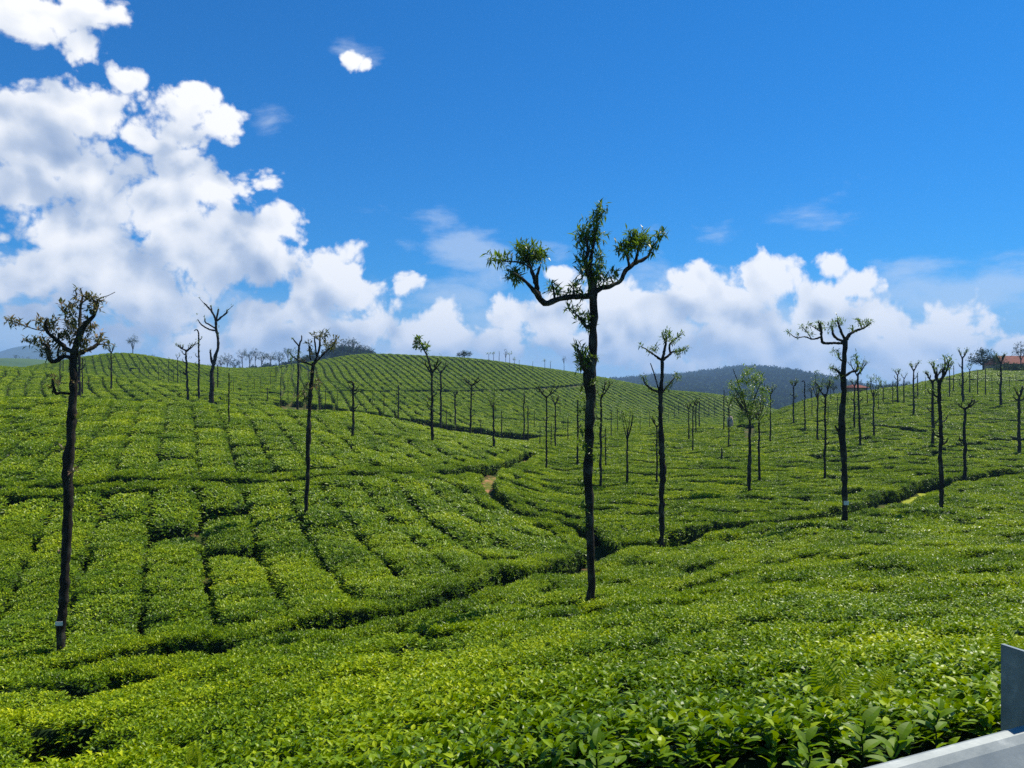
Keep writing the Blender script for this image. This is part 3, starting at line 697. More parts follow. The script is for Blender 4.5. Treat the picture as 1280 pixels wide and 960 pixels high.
# --- the big tree in the middle
T = Tree('shade_tree', 740, 752, 'tallest tree in the middle, dark knobbly trunk with two raised leafy arms', seed=2); T.rs = 0.67
T.limb('trunk', [(739,752,7.6),(739,715,6.8),(738,680,7.2),(737,650,7.6),(736,620,8.2),(735,590,8.6),(737,560,7.4),(736,535,8.6),(738,512,8.8),(738,490,9.6),(737,470,12),(738,458,10),(741,440,7.5),(742,410,6.6),(742,385,7),(741,365,8.6),(740,352,6.2),(737,338,4.8),(738,325,3.6),(741,310,3),(743,298,2.5),(745,284,1.8),(748,268,1.0)], seg=14, lump=.22, jit=.08, step=.16)
T.limb('branch', [(740,370,4.8),(725,371,4.2),(705,372,4.2),(690,377,5),(681,379,5.2),(673,371,4.6),(667,363,3.3),(658,353,2.6),(650,346,2),(642,341,1.4)], dep=-.8, seg=10,
       extra=[([(674,371,4.2),(670,356,3.4),(666,342,3.2),(662,331,2.6),(656,320,1.8)], .3), ([(672,362,3),(671,347,2.5),(675,333,1.8)], -.4), ([(664,335,1.6),(650,328,1.4),(636,327,1.1),(618,324,.8)], .3), ([(693,373,2),(692,364,1.4),(691,356,1)], 0), ([(718,369,2),(717,362,1.2),(717,356,1)], 0)])
T.limb('branch', [(743,366,5),(752,360,3.8),(765,357,3.6),(776,351,3.4),(780,342,3.4),(787,334,4),(795,328,3.6),(804,325,2.6),(811,319,2),(814,313,1.4)], dep=.7, seg=10,
       extra=[([(787,334,3),(784,321,2.2),(779,311,1.4)], .2), ([(794,328,3),(797,315,2.3),(799,302,1.6)], -.2), ([(811,318,2),(818,306,1.2),(827,295,.9)], .2), ([(768,356,2),(764,349,1.2),(762,344,.8)], .1)])
T.limb('branch', [(739,352,4.5),(734,340,4),(732,327,3.4),(735,312,2.6),(732,296,1.8)], dep=-.3, seg=8)
T.limb('branch', [(740,405,3.5),(733,409,3.4),(727,400,2),(719,392,1.3),(712,385,.9)], dep=-.3, seg=7)
T.limb('branch', [(737,468,6),(729,455,4.5),(726,446,3.4),(722,436,1.8)], dep=-.3, seg=8, extra=[([(729,455,3),(736,446,2.2),(738,438,1)], .2)])
T.leaves([(616,323,6),(624,326,6),(632,326,6),(642,340,8),(638,346,6),(650,312,10),(657,314,11),(665,318,9),(676,318,9),(672,326,7),(655,328,8),(648,350,5),(690,357,5),(693,364,6),(700,368,4),(717,358,5),(720,366,6),(710,370,4),(730,369,4),
          (750,262,7),(748,270,9),(742,278,7),(746,286,6),(730,292,11),(738,297,12),(746,298,9),(727,302,8),(730,318,8),(727,330,9),(731,340,7),(748,322,8),(750,334,8),(746,342,8),(738,348,6),(752,348,6),(745,352,6),
          (776,310,7),(782,316,6),(792,296,9),(800,300,10),(808,303,7),(815,312,6),(822,298,6),(828,293,5),(784,306,7),(765,343,5),(770,348,4),(757,352,4),(660,322,9),(670,322,8),(645,350,6),(798,306,8),(790,308,6),(712,386,4),(720,391,6),(728,398,7),(738,402,7),(734,408,5),
          (722,436,6),(728,444,9),(733,450,8),(742,450,6),(726,458,6)], 1.75, .20, wd=.19)
T.leaves([(727,488,6),(731,500,7),(747,494,5),(745,506,5),(728,515,6),(747,530,4),(728,540,5),(725,553,6),(733,562,7),(743,570,5),(731,580,6),(727,606,6),(731,616,5),(729,632,5),(733,650,4),(731,660,4),(746,590,4),(734,480,8),(742,476,6)], 1.5, .10, name='trunk_foliage', wd=.4)

# --- the tree at the left edge
T = Tree('shade_tree', 76, 812, 'stout knobbly tree at the left edge with a rusty leafy crown and white tag', seed=3, leaf=M_DRYLEAF); T.rs = 0.67
T.limb('trunk', [(76,812,8.2),(77,780,7.8),(80,740,8.2),(82,700,8.6),(84,660,8),(86,620,8.4),(85,590,9),(88,550,8.2),(90,510,7.8),(92,475,6.6),(92,455,5.8),(93,440,7),(97,426,5.8),(103,411,5),(111,401,4.2),(117,395,3.4),(119,386,3.6),(121,379,2.8),(116,374,1.6)], seg=14, lump=.22, jit=.09, step=.16)
T.limb('branch', [(96,428,3.6),(99,412,3),(100,398,2.5),(101,382,2.1),(103,370,1.5),(100,360,.8)], dep=.3, extra=[([(101,380,1.4),(107,375,1.3),(114,369,1)], .2)])
T.limb('branch', [(92,440,4.2),(84,437,3.8),(76,430,3.6),(68,423,3),(60,415,2.6),(57,404,1.8),(59,398,1)], dep=-.5, extra=[([(60,413,1.2),(46,412,.9),(30,407,.8),(14,401,.6)], .3), ([(76,430,2),(73,422,1.5),(74,416,1)], .1)])
T.limb('branch', [(91,449,4),(81,445,3.4),(73,449,3.4),(65,452,4.2),(61,445,3.2),(60,434,2.6),(54,429,1.6)], dep=-.7, extra=[([(73,448,2),(72,440,1.6),(74,434,1)], 0)])
T.limb('branch', [(96,443,4.4),(107,438,3.4),(117,434,3.2),(122,430,2.8),(126,421,2.2),(128,416,1.4)], dep=.5, extra=[([(122,431,1.2),(130,430,1),(137,433,.6)], 0)])
T.limb('branch', [(119,380,1.2),(126,372,.7),(134,370,.6),(144,365,.4)], dep=.2)
T.limb('branch', [(87,492,2.4),(76,491,2.2),(70,492,3),(67,484,2.2),(66,476,1.4)], dep=-.2)
T.leaves([(13,401,5),(18,405,4),(24,403,3),(34,408,2),(49,401,5),(53,405,7),(60,408,8),(66,410,6),(68,400,4),(34,427,5),(42,427,6),(52,428,8),(58,433,8),(57,441,7),(62,446,6),(72,424,6),(80,419,6),(86,388,6),(90,398,8),(88,407,8),(92,414,9),(88,422,8),(94,383,7),(96,372,4),(95,362,3),(108,372,5),(113,373,6),(119,373,6),(124,378,6),(120,385,5),(112,388,5),(108,400,4),(114,409,6),(110,416,4),(104,424,7),(102,434,7),(108,430,5),(125,420,5),(130,426,4),(123,426,5),(135,432,3),(78,388,3),(77,381,3),(84,395,4),(74,435,5),(79,440,5),(66,485,4),(69,478,4),(66,472,3)], 1.45, .13, wd=.3)
T.leaves([(92,478,5),(86,500,4),(94,520,4),(78,560,4),(92,590,5),(80,620,4),(76,690,4)], 1.3, .09, name='trunk_foliage', wd=.4)
m, t, p = nmat('white_tag_paint', .6, .3); p.inputs['Base Color'].default_value = (.72, .70, .66, 1); M_TAG = m
def plate(T, u, v, wpx, hpx, rpx, name='tag'):
    """thin curved plate nailed round the front of the trunk"""
    V, Fc = [], []; c = T.w(u, v, 0); R = rpx * T.k; n_ = 6; hh = hpx * T.k * .5; half = math.asin(min(1, wpx * .5 / rpx))
    for k_, rr in enumerate((R + .012, R + .006)):
        for i in range(n_ + 1):
            a = -half + 2 * half * i / n_
            for s_ in (-1, 1): V.append((c.x + rr * math.sin(a), c.y - rr * math.cos(a), c.z + s_ * hh))
    m_ = (n_ + 1) * 2
    for i in range(n_):
        a = 2 * i; Fc.append((a, a + 2, a + 3, a + 1)); Fc.append((m_ + a, m_ + a + 1, m_ + a + 3, m_ + a + 2)); Fc.append((a + 1, a + 3, m_ + a + 3, m_ + a + 1)); Fc.append((a, m_ + a, m_ + a + 2, a + 2))
    Fc += [(0, 1, m_ + 1, m_), (m_ - 2, 2 * m_ - 2, 2 * m_ - 1, m_ - 1)]
    obj(name, mesh(name, V, Fc, [M_TAG]), T.root)
plate(T, 78, 777, 9, 5, 8.2)

# --- right tree with flat top
T = Tree('shade_tree', 1056, 655, 'tall dark tree right of the middle with elbow branch and flat tufted top', seed=4); T.rs = 0.68
T.limb('trunk', [(1055,655,5),(1056,630,4.9),(1056,600,5),(1055,575,5.2),(1053,550,6),(1052,535,6.2),(1053,515,4.8),(1054,490,4.6),(1054,470,4.9),(1055,450,4.2),(1057,435,4),(1057,426,4.6)], seg=12, lump=.3, jit=.12, step=.2)
T.limb('branch', [(1056,429,2.4),(1042,429,2),(1029,428.5,2.1),(1027,421,2),(1026,410,2),(1023,402,1.2)], dep=-.6, extra=[([(1027,421,1.6),(1016,424,1.2),(1006,421,1),(995,422,.8),(985,415,.5)], -.3), ([(1014,423,.9),(1008,414,.7),(1003,409,.5)], 0), ([(1026,415,1),(1019,410,.8),(1012,406,.5)], .1)])
T.limb('branch', [(1056,427,2.6),(1047,424,2.2),(1042,419,2),(1040,410,1.6)], dep=.4)
T.limb('branch', [(1057,426,3),(1052,416,2.2),(1049,408,1.8),(1047,401,1.2)], dep=-.2)
T.limb('branch', [(1058,424,3.4),(1063,417,2.6),(1071,413,2),(1080,410,1.6),(1088,404,.9)], dep=.5, extra=[([(1066,415,1.5),(1066,410,1.1),(1065,406,.8)], 0), ([(1078,411,1.3),(1075,405,1),(1073,400,.7)], .1)])
T.limb('branch', [(1054,471,2.6),(1049,466,2),(1045,462,1.4),(1039,461,.8)], dep=-.2)
T.limb('branch', [(1055,471,2.4),(1064,465,1.9),(1071,463,2.2),(1072,456,1.6),(1070,446,1)], dep=.3)
T.limb('branch', [(1054,452,1.8),(1049,448,1.4),(1048,441,.9)], dep=.1)
T.limb('branch', [(1053,542,2.2),(1047,538,1.8),(1044,532,1)], dep=-.1)
T.leaves([(1024,404,5),(1027,408,5),(1022,409,4),(1041,406,5),(1039,411,4),(1048,400,5),(1051,404,4),(1046,404,4),(1073,401,4),(1077,405,4),(1083,405,5),(1087,403,3),(1065,411,3),(1003,408,3),(1008,413,3),(1012,406,3),(997,420,2),(986,416,2),(1014,418,3),(1046,440,3),(1048,447,3),(1040,460,4),(1045,464,4),(1049,470,4),(1069,447,4),(1072,455,4),(1074,462,3),(1042,440,2),(1046,472,3)], 2.4, .16)
T.leaves([(1050,535,4),(1058,548,4),(1048,560,3),(1060,580,3),(1050,610,3)], 1.5, .1, name='trunk_foliage', wd=.4)
plate(T, 1056, 628, 6, 5, 5.0)

# --- tree between the middle and right ones
T = Tree('shade_tree', 828, 686, 'dark slender tree just right of the tallest one, candelabra top and bare stick', seed=5); T.rs = 0.67
T.limb('trunk', [(828,686,4.8),(827,660,4.6),(827,630,5),(828,600,5.2),(828,575,6),(827,560,5.4),(826,530,4.4),(826,505,4.2),(826,490,4.8),(827,475,3),(828,460,2.8),(828,450,3.1)], seg=12, lump=.32, jit=.12, step=.2)
T.limb('branch', [(827,450,2.2),(821,446,1.7),(814,441,1.3),(807,436,.9),(801,433,.6)], dep=-.4)
T.limb('branch', [(828,450,2.6),(830,440,2.4),(832,430,2.1),(833,419,1.4)], dep=.2, extra=[([(832,428,1.3),(829,421,1),(828,416,.6)], 0)])
T.limb('branch', [(829,450,2.2),(836,444,2),(841,440,1.6),(850,439,1.1),(858,435,.6)], dep=.3, extra=[([(838,443,1.6),(837,432,1.5),(843,425,1.1),(852,417,.6)], .2)])
T.limb('branch', [(824,490,1.4),(821,478,1.2),(817,465,1),(813,454,.7)], dep=-.1)
T.limb('branch', [(826,491,2.4),(818,488,1.9),(811,484,1.6),(806,479,1.2),(804,472,.8)], dep=-.3)
T.limb('branch', [(828,490,2.4),(835,482,1.6),(841,475,1.2),(846,471,.9),(851,474,.6)], dep=.4)
T.leaves([(801,433,2.5),(812,439,4),(818,438,4),(819,434,3),(833,416,5),(829,420,4),(838,419,4),(838,426,5),(843,427,4),(848,422,3),(852,418,3),(832,425,4),(846,441,4),(850,438,4),(855,438,3),(859,435,3),(848,444,3),(804,472,4),(807,480,3),(813,485,3),(845,468,3),(848,473,4),(838,480,3),(834,484,4),(818,489,3)], 2.2, .15)
T.leaves([(823,560,4),(833,572,4),(834,556,3),(822,620,3),(832,640,3)], 1.3, .1, name='trunk_foliage', wd=.4)

# --- left middle tree
T = Tree('shade_tree', 382, 648, 'lone forked tree on the left slope, pale broken limb and reddish leaf tufts', seed=6, leaf=M_DRYLEAF); T.rs = 0.64
T.limb('trunk', [(382,648,3.8),(383,620,3.8),(385,590,3.7),(385,562,4.2),(386,548,5.2),(386,535,4.4),(387,510,4),(388,490,4),(390,470,3.4),(391,455,3.2)], seg=10, lump=.3, jit=.14, step=.22)
T.limb('branch', [(391,456,2.4),(396,446,2),(399,436,2),(400,426,1.6),(400,419,1)], dep=.3, extra=[([(396,446,1.5),(394,432,1.4),(393,420,.9)], -.3)])
T.limb('branch', [(392,456,2.2),(401,446,1.6),(409,438,1.4),(417,432,1),(421,424,.7)], dep=.5)
T.limb('branch', [(391,457,1.6),(384,454,1.4),(377,452,1.2),(371,450,.8)], dep=-.4)
T.limb('broken_branch', [(388,464,1.4),(380,459,1.3),(371,453,1.0)], dep=-.3, mat=M_PALE)
T.limb('branch', [(388,450,1.2),(387,440,1.5),(386,431,1)], dep=-.1)
T.leaves([(393,420,3),(396,423,2.5),(400,418,3),(403,423,3),(406,430,4),(412,432,4),(416,431,4),(420,425,4),(414,436,3),(386,430,3),(388,440,2.5),(387,446,2.5),(407,420,2),(409,417,2),(378,494,5),(383,485,5),(394,481,5),(397,476,3),(383,500,5),(392,466,3),(377,452,3)], 1.9, .2)

T = Tree('shade_tree', 372, 510, 'thin hooked tree close behind the lone forked tree on the left slope', seed=7); T.rs = 0.80
T.limb('trunk', [(372,510,2),(372,490,1.8),(373,465,1.8),(373,445,1.9),(374,432,1.6),(377,424,1.1),(377,419,.7)], seg=8, jit=.12)
T.limb('branch', [(374,433,1.3),(369,427,1),(366,423,.7)], dep=-.4)
T.limb('branch', [(373,450,1.3),(366,446,1),(362,440,.7)], dep=.3)
T.leaves([(362,440,4),(366,445,5),(370,440,4),(376,443,4),(365,450,4),(366,424,2),(372,447,4)], 1.6, .3)

T = Tree('shade_tree', 264, 505, 'curved bare tree on the left ridge with a fan of knuckled branches', seed=8); T.rs = 0.62
T.limb('trunk', [(264,505,4.4),(265,485,4.4),(265,468,4.2),(267,455,3.8),(270,444,3.2),(273,432,2.8),(272,420,2.6),(270,410,2.5),(270,402,2.5)], seg=10, lump=.3, jit=.14, step=.3)
T.limb('branch', [(270,402,2),(267,393,1.8),(262,386,1.6),(257,381,1.4),(255,379,1.2)], dep=-.5, extra=[([(256,380,.7),(252,376,.5),(249,372,.4)], 0), ([(265,390,1.3),(264,385,1.2),(263,382,.9)], .2)])
T.limb('branch', [(270,400,1.8),(272,392,1.6),(273,386,1.3)], dep=.3)
T.limb('branch', [(271,401,1.8),(277,396,1.6),(283,391,1.5),(284,387,1.2)], dep=.4, extra=[([(283,389,.6),(288,385,.5),(292,381,.3)], 0)])
T.limb('branch', [(270,413,1.8),(262,412,1.4),(255,408,1.3),(251,405,1.1),(247,399,.5)], dep=-.3)
T.limb('branch', [(270,411,1.4),(262,406,1.3),(257,403,1.2),(256,398,1.1)], dep=.4)
T.limb('branch', [(267,457,2.4),(264,449,2.2),(263,437,1.2)], dep=-.2)
T.leaves([(249,372,1.5),(257,381,2),(264,383,2),(273,386,2),(284,388,2.5),(290,382,1.3),(256,398,2),(247,401,1.2),(246,393,1),(273,407,1.5),(273,418,1.5),(263,437,1.5)], 1.4, .22)

# --- right of the middle: spreading crown, and others traced more simply
def simple(u, vb, vt, w, style, label, seed, ut=None, group=None, leaf=None, bark=None, cr=None, name='shade_tree', cat='tree'):
    """pole: bare pole with stubs; fork: pruned top with raised arms; arms: wide arms; crown: round or sparse leafy head; hook: bent top"""
    T = Tree(name, u, vb, label, cat=cat, group=group, seed=seed, leaf=leaf, bark=bark); r = T.r; T.rs = .64
    ut = u if ut is None else ut; H = vb - vt
    small_ = H < 38
    frac = {'pole': .97, 'fork': .85, 'arms': .86, 'crown': .62, 'hook': .97, 'stub': 1.0}[style]
    n_ = 4 if small_ else 7
    tr = []
    for i in range(n_ + 1):
        f = i / n_; tr.append((u + (ut - u) * f * frac + (r.uniform(-.5, .5) * w * .5 if 0 < i < n_ else 0), vb - H * frac * f, w * (1 - .35 * f) * (1 + r.uniform(-.08, .15))))
    if style == 'hook': tr += [(ut - w * 1.2, vt - 1, w * .6), (ut - w * 2.8, vt + .5, w * .35)]
    T.limb('trunk', tr, seg=6 if small_ else 9, lump=.25, jit=.15)
    tx, ty = u + (ut - u) * frac, vb - H * frac
    cl = []
    A = H * (1 - frac)
    if style in ('fork', 'arms'):
        nb = r.choice((3, 4)) if not small_ else 2
        for b in range(nb):
            sd_ = (-1 if b % 2 else 1) * r.uniform(.5, 1.1); hgt = r.uniform(.65, 1.0) if b else 1.0
            wd_ = (A * .55 if style == 'fork' else A * 1.1) * sd_
            pl = [(tx, ty + r.uniform(0, A * .3), w * .55), (tx + wd_ * .55, ty - A * .25 * hgt, w * .42), (tx + wd_ * .85, ty - A * .6 * hgt, w * .36), (tx + wd_ * (.9 + r.uniform(-.2, .4)), ty - A * hgt, w * .2)]
            ex = []
            if not small_:
                ex = [([pl[2], (pl[2][0] + wd_ * .3, pl[2][1] - A * .15, w * .25), (pl[2][0] + wd_ * .45, pl[2][1] - A * .3, w * .15)], .2), ([pl[1], (pl[1][0] - wd_ * .15, pl[1][1] - A * .2, w * .22), (pl[1][0] - wd_ * .1, pl[1][1] - A * .35, w * .13)], -.2)]
            T.limb('branch', pl, seg=5 if small_ else 7, dep=r.uniform(-.8, .8), extra=ex)
            cl += [(pl[3][0], pl[3][1], w * .9 + 1), (pl[2][0], pl[2][1], w * .6 + .6)]
            if ex: cl += [(ex[0][0][2][0], ex[0][0][2][1], w * .8 + .6), (ex[1][0][2][0], ex[1][0][2][1], w * .6 + .5)]
    if style == 'crown':
        cw, ch = cr or (H * .22, H * .22); cy = vt + ch
        for b in range((14 if cw > 12 else 7) if not small_ else 3):
            a = r.uniform(0, 6.28); q = (u + cw * .8 * math.cos(a), cy - ch * .7 * math.sin(a) if b else vt + 1)
            T.limb('branch', [(tx, ty + r.uniform(-.1, .15) * H * .3, w * .42), ((tx + q[0]) / 2 + r.uniform(-2, 2), (ty + q[1]) / 2 + 1, w * .28), (q[0], q[1], w * .14)], seg=6, dep=r.uniform(-1.2, 1.2))
        for b in range(int(max(26, cw * ch * .11) if not small_ else 9)):
            a = r.uniform(0, 6.28); q = math.sqrt(r.random()); cl.append((ut + cw * q * math.cos(a), cy + ch * q * math.sin(a), max(1.4, min(4.5, cw * .20)), r.uniform(-1, 1) * cw * T.k * .8))
    if style in ('pole', 'hook', 'fork', 'arms') and not small_:
        for b in range(r.randint(2, 4)):
            f = r.uniform(.35, .92); bu, bv = u + (ut - u) * f * frac, vb - H * frac * f; sd_ = r.choice((-1, 1))
            T.limb('branch', [(bu, bv, w * .5), (bu + sd_ * w * 1.6, bv - w * .8, w * .35), (bu + sd_ * w * 2.3, bv - w * 2.4, w * .16)], seg=5, dep=r.uniform(-.3, .3))
            cl.append((bu + sd_ * w * 2.2, bv - w * 2.2, w * .7 + .5))
        for b in range(4): cl.append((u + r.uniform(-1, 1) * w, vb - H * r.uniform(.15, .8), w * .7))
    if style == 'pole': cl.append((ut, vt, w * .6))
    if cl: T.leaves(cl, 1.5 if style == 'crown' else 1.1, max(.14, 1.9 * T.k) if style != 'crown' else max(.16, 2.2 * T.k), wd=.34)
    return T

TL = [  # u, v_base, v_top, half width, style, label
 (937,617,460,3.6,'crown','spreading tree with a wide airy leafy crown, left of the flat topped tree',(26,36),None),
 (949,600,478,2.4,'crown','narrower leafy tree close behind the spreading airy one',(16,26),None),
 (963,554,480,1.6,'fork','thin forked tree standing right behind the two airy crowned trees',None,None),
 (1177,637,446,4.2,'fork','thick dark tree at the right with stubby antler branches and a spire',None,1174),
 (1206,594,497,3.2,'arms','dark tree at the right with a ring of upturned arms, knobbly trunk',None,None),
 (1204,505,436,2.2,'fork','tall pole rising above the ring armed tree, wiry forked top',None,1203),
 (1166,560,462,3.0,'fork','dark antlered tree immediately left of the thick spired tree',None,None),
 (1274,567,482,3.2,'fork','knobbly dark tree at the right edge of the view',None,None),
 (1251,508,442,2.2,'fork','dark forked tree on the right hill in front of the red roof',None,None),
 (1031,598,474,2.4,'fork','slender forked tree just left of the flat topped tall tree',None,1032),
 (1022,551,464,2.0,'crown','leafy topped tree on the right slope behind the slender forked one',(9,14),None),
 (1006,540,477,1.5,'hook','thin pole with a bent tip on the left shoulder of right hill',None,None),
 (992,531,474,1.6,'fork','small forked tree nearest the left foot of the right hill',None,None),
 (1068,536,472,1.8,'fork','slim tree seen right behind the flat topped tall tree',None,None),
 (1075,560,450,2.3,'fork','leafy tipped tree immediately right of the flat topped tall tree',None,1072),
 (1092,548,467,2.0,'crown','tree with a small dense head, second to the right of flat topped one',(9,10),None),
 (1142,519,452,1.8,'fork','thin wiry armed tree left of the antlered pair at right',None,None),
 (1122,504,462,1.6,'fork','Y topped tree on the crest of the right hill, taller of a pair',None,None),
 (1130,503,467,1.4,'fork','Y topped tree on the crest of the right hill, shorter of a pair',None,None),
 (911,560,497,1.5,'fork','thin tree left of the spreading crown, before the pale boulder',None,None),
 (905,538,486,1.3,'pole','thin pole left of the spreading crown, at the field edge',None,None),
 (784,606,512,2.2,'crown','small crowned tree between the two tall dark trunks in the middle',(9,9),None),
 (751,608,474,2.8,'fork','dark forked tree hidden partly behind the tallest trunk, green topped',None,None),
 (757,582,534,1.4,'pole','short grey pole to the right of the tallest trunk',None,None),
 (821,603,519,1.9,'fork','slim tree directly left of the candelabra tree, one arm leftward',None,None),
 (722,581,497,2.0,'pole','straight slim pole just left of the tallest trunk',None,None),
 (683,586,480,2.0,'arms','pole with crossarm top left of the tallest trunk',None,None),
 (694,562,494,1.7,'fork','forked slim tree behind the crossarm pole',None,None),
 (655,552,489,1.6,'pole','straight pole at the head of the winding track, pale tip',None,None),
 (660,552,509,1.3,'hook','short pole with hooked tip beside the pale tipped pole',None,None),
 (689,560,528,1.0,'pole','short thin stake behind the crossarm pole',None,None),
 (710,551,520,1.1,'pole','short thin pole left of the tallest trunk at the hill foot',None,None),
 (617,559,484,2.2,'crown','tree with an oval dark leafy head above the winding track',(8,15),None),
 (627,543,513,1.2,'pole','short thin pole right of the oval headed tree',None,None),
 (588,545,470,2.0,'arms','tree with a wide Y top left of the oval headed tree',None,590),
 (569,531,487,1.7,'fork','small knobbly tree in front of the big hill, left of wide Y tree',None,None),
 (551,531,452,2.0,'fork','tall thin tree beside the leaf topped one before the big hill',None,None),
 (540,554,448,2.8,'fork','tall tree before the big hill whose leafy top rises over the crest',None,None),
 (498,524,480,1.4,'pole','thin pole low on the big hill, left of the leaf topped tall tree',None,None),
 (441,550,478,2.8,'hook','broken headed bare pole with a snapped tip, alone on the left slope',None,442),
 (399,513,474,1.3,'pole','thin pole just right of the lone forked tree',None,None),
 (286,530,464,1.5,'pole','thin pole just right of the curved bare tree on the left slope',None,None),
 (235,501,427,2.3,'arms','bare tree with upswept arms on the left ridge',None,232),
 (249,501,413,1.9,'hook','tall straight bare pole on the left ridge beside the curved tree',None,248),
 (272,486,455,1.3,'pole','short pole behind the curved bare tree on the left ridge',None,None),
 (139,487,432,1.7,'fork','thin tufted tree right of the stout left edge tree',None,None),
 (99,497,440,3.0,'pole','dark trunk standing directly behind the stout left edge tree',None,None),
 (103,492,446,1.4,'pole','thin stem touching the dark trunk behind the stout left edge tree',None,None),
 (75,480,449,1.2,'pole','thin pole left of the stout tree, reaching lower on the slope',None,None),
 (79,465,449,1.0,'pole','shorter thin pole left of the stout tree, on the skyline',None,None),
 (26,456,418,1.4,'arms','tall skyline pole with a T top at the far left',None,None),
 (12,457,443,.9,'pole','small stake on the skyline at the far left end',None,None),
 (866,564,498,1.4,'fork','thin tree right of the candelabra tree, lowest of its cluster',None,None),
 (861,552,503,1.4,'fork','thin tree right of the candelabra tree, leftmost of its cluster',None,None),
 (870,540,500,1.3,'fork','thin tree right of the candelabra tree, third of its cluster',None,None),
 (874,533,496,1.4,'pole','thin tree right of the candelabra tree, rightmost of its cluster',None,None),
 (902,575,560,1.8,'stub','short dead stump left of the spreading airy crowned tree',None,None),
 (351,503,470,1.0,'pole','thin pole left of the hooked tree below the big hill',None,None),
 (334,501,484,1.0,'pole','short stake at the left end of the big hill foot',None,None),
 (601,537,524,.9,'stub','tiny stake between the wide Y tree and oval headed tree',None,None),
 (558,531,511,.9,'pole','short stake beside the tall thin tree before the big hill',None,None),
 (675,556,530,.9,'pole','tiny stake at the upper end of the winding track',None,None),
 (1084,506,478,1.1,'pole','short pole on right hill behind the dense headed tree',None,None),
 (1104,504,474,1.3,'crown','small bushy headed pole on the right hill crest',(5,5),None),
 (1116,505,476,1.0,'pole','thin pole left of the Y topped pair on right hill',None,None),
 (1147,498,465,1.3,'pole','dark pole behind the wiry armed tree on right hill',None,None),
 (1187,496,453,1.2,'fork','first thin pole right of the thick spired tree',None,None),
 (1192,490,456,1.0,'pole','second thin pole right of the thick spired tree',None,None),
 (1212,491,456,1.2,'fork','thin skyline pole right of the wiry forked tall pole',None,None),
 (1222,494,462,1.1,'pole','thin pole below the round dark tree, left one',None,None),
 (1232,494,461,1.1,'pole','thin pole below the round dark tree, right one',None,None),
]
for i, (u, vb, vt, w, st, lb, cr, ut) in enumerate(TL):
    if hit(u, vb) is None: print('no hit', u, vb); continue
    T = simple(u, vb, vt, w, st, lb, 40 + i, ut, cr=cr, group='pruned shade trees among the tea')
    if u == 540 and vb == 554:
        T.limb('branch', [(540,470,2.2),(537,455,1.8),(533,443,1.4),(527,432,1),(523,426,.7)], dep=-.3)
        T.leaves([(521,426,4),(524,430,4),(528,433,4),(532,437,3),(519,432,3),(523,423,3),(534,432,3)], 2.0, .35, wd=.4)
# small trees along crests and across slopes: nothing tells them apart
def hedge_posts(lst, label, group, seed, styles=('fork', 'pole', 'arms')):
    for i, (u, vb, vt) in enumerate(lst):
        if hit(u, vb) is None: print('no hit', u, vb); continue
        simple(u, vb, vt, max(.5, (vb - vt) * .026), styles[i % len(styles)], label, seed + i, group=group)
hedge_posts([(468,440.5,425),(476,441,424),(488,440,422),(501,440,425),(537,442,423),(562,444,429),(571,444,431),(545,443,430)], 'thin pruned tree on the bare crest of the big middle hill', 'crest trees of the big hill', 200, ('fork', 'arms', 'fork'))
hedge_posts([(606,449,440),(611,456,441),(617,451,441),(624,453,440),(637,458,441),(643,461,448),(649,464,451)], 'thin pruned tree where the big hill slopes down to the right', 'descending crest trees', 220, ('pole', 'arms', 'fork'))
hedge_posts([(666,463.5,453),(681,462.5,450),(688,462,452),(696,462,450),(713,462.5,448),(764,468,461),(773,471,462),(779,474,463)], 'tiny tree on the second low hump of the skyline', 'second hump trees', 240, ('pole', 'fork', 'pole'))
hedge_posts([(174,472,452),(180,470,458),(198,477,455),(211,478,448),(217,478,458),(222,479,442),(226,480,462),(186,474,456),(205,476,462)], 'short dark pole on the far left slope below the rounded skyline', 'far left slope poles', 260, ('pole', 'pole', 'fork'))
hedge_posts([(360,500,473),(407,512,482),(415,512,487),(380,505,480),(422,508,486),(455,513,492),(466,512,488),(520,526,512),(480,516,490)], 'thin pole half lost against the lower left face of big hill', 'low poles on the big hill left', 280, ('pole',))
hedge_posts([(704,540,520),(738,530,505),(764,545,512),(772,540,510),(790,535,508),(800,540,515),(745,525,500),(812,535,511),(700,520,498),(668,535,512)], 'thin pole behind the tallest trunk on the lower right face of big hill', 'low poles on the big hill right', 300, ('pole', 'fork', 'pole'))
hedge_posts([(843,524,503),(848,520,500),(855,516,497),(880,522,499),(886,519,498),(893,520,497),(836,528,508),(830,520,502)], 'thin pole on the small round hill left of the airy crowned tree', 'small hill poles', 320, ('pole', 'pole', 'fork'))
hedge_posts([(1038,500,481),(1047,520,490),(1060,505,482),(1098,512,488),(1110,520,497),(1157,495,472),(1172,490,469),(1200,486,468),(1240,490,468),(1262,492,470),(1270,488,466),(1015,520,490),(1035,530,500)], 'slim pole scattered on the upper right hill', 'upper right hill poles', 340, ('pole', 'fork', 'pole'))
hedge_posts([(300,492,478),(310,490,472),(318,488,474),(326,487,470),(292,490,474),(338,483,462),(345,478,455),(352,472,450),(364,465,447)], 'short pole along the left shoulder of the big hill', 'left shoulder poles', 360, ('pole', 'pole', 'fork'))

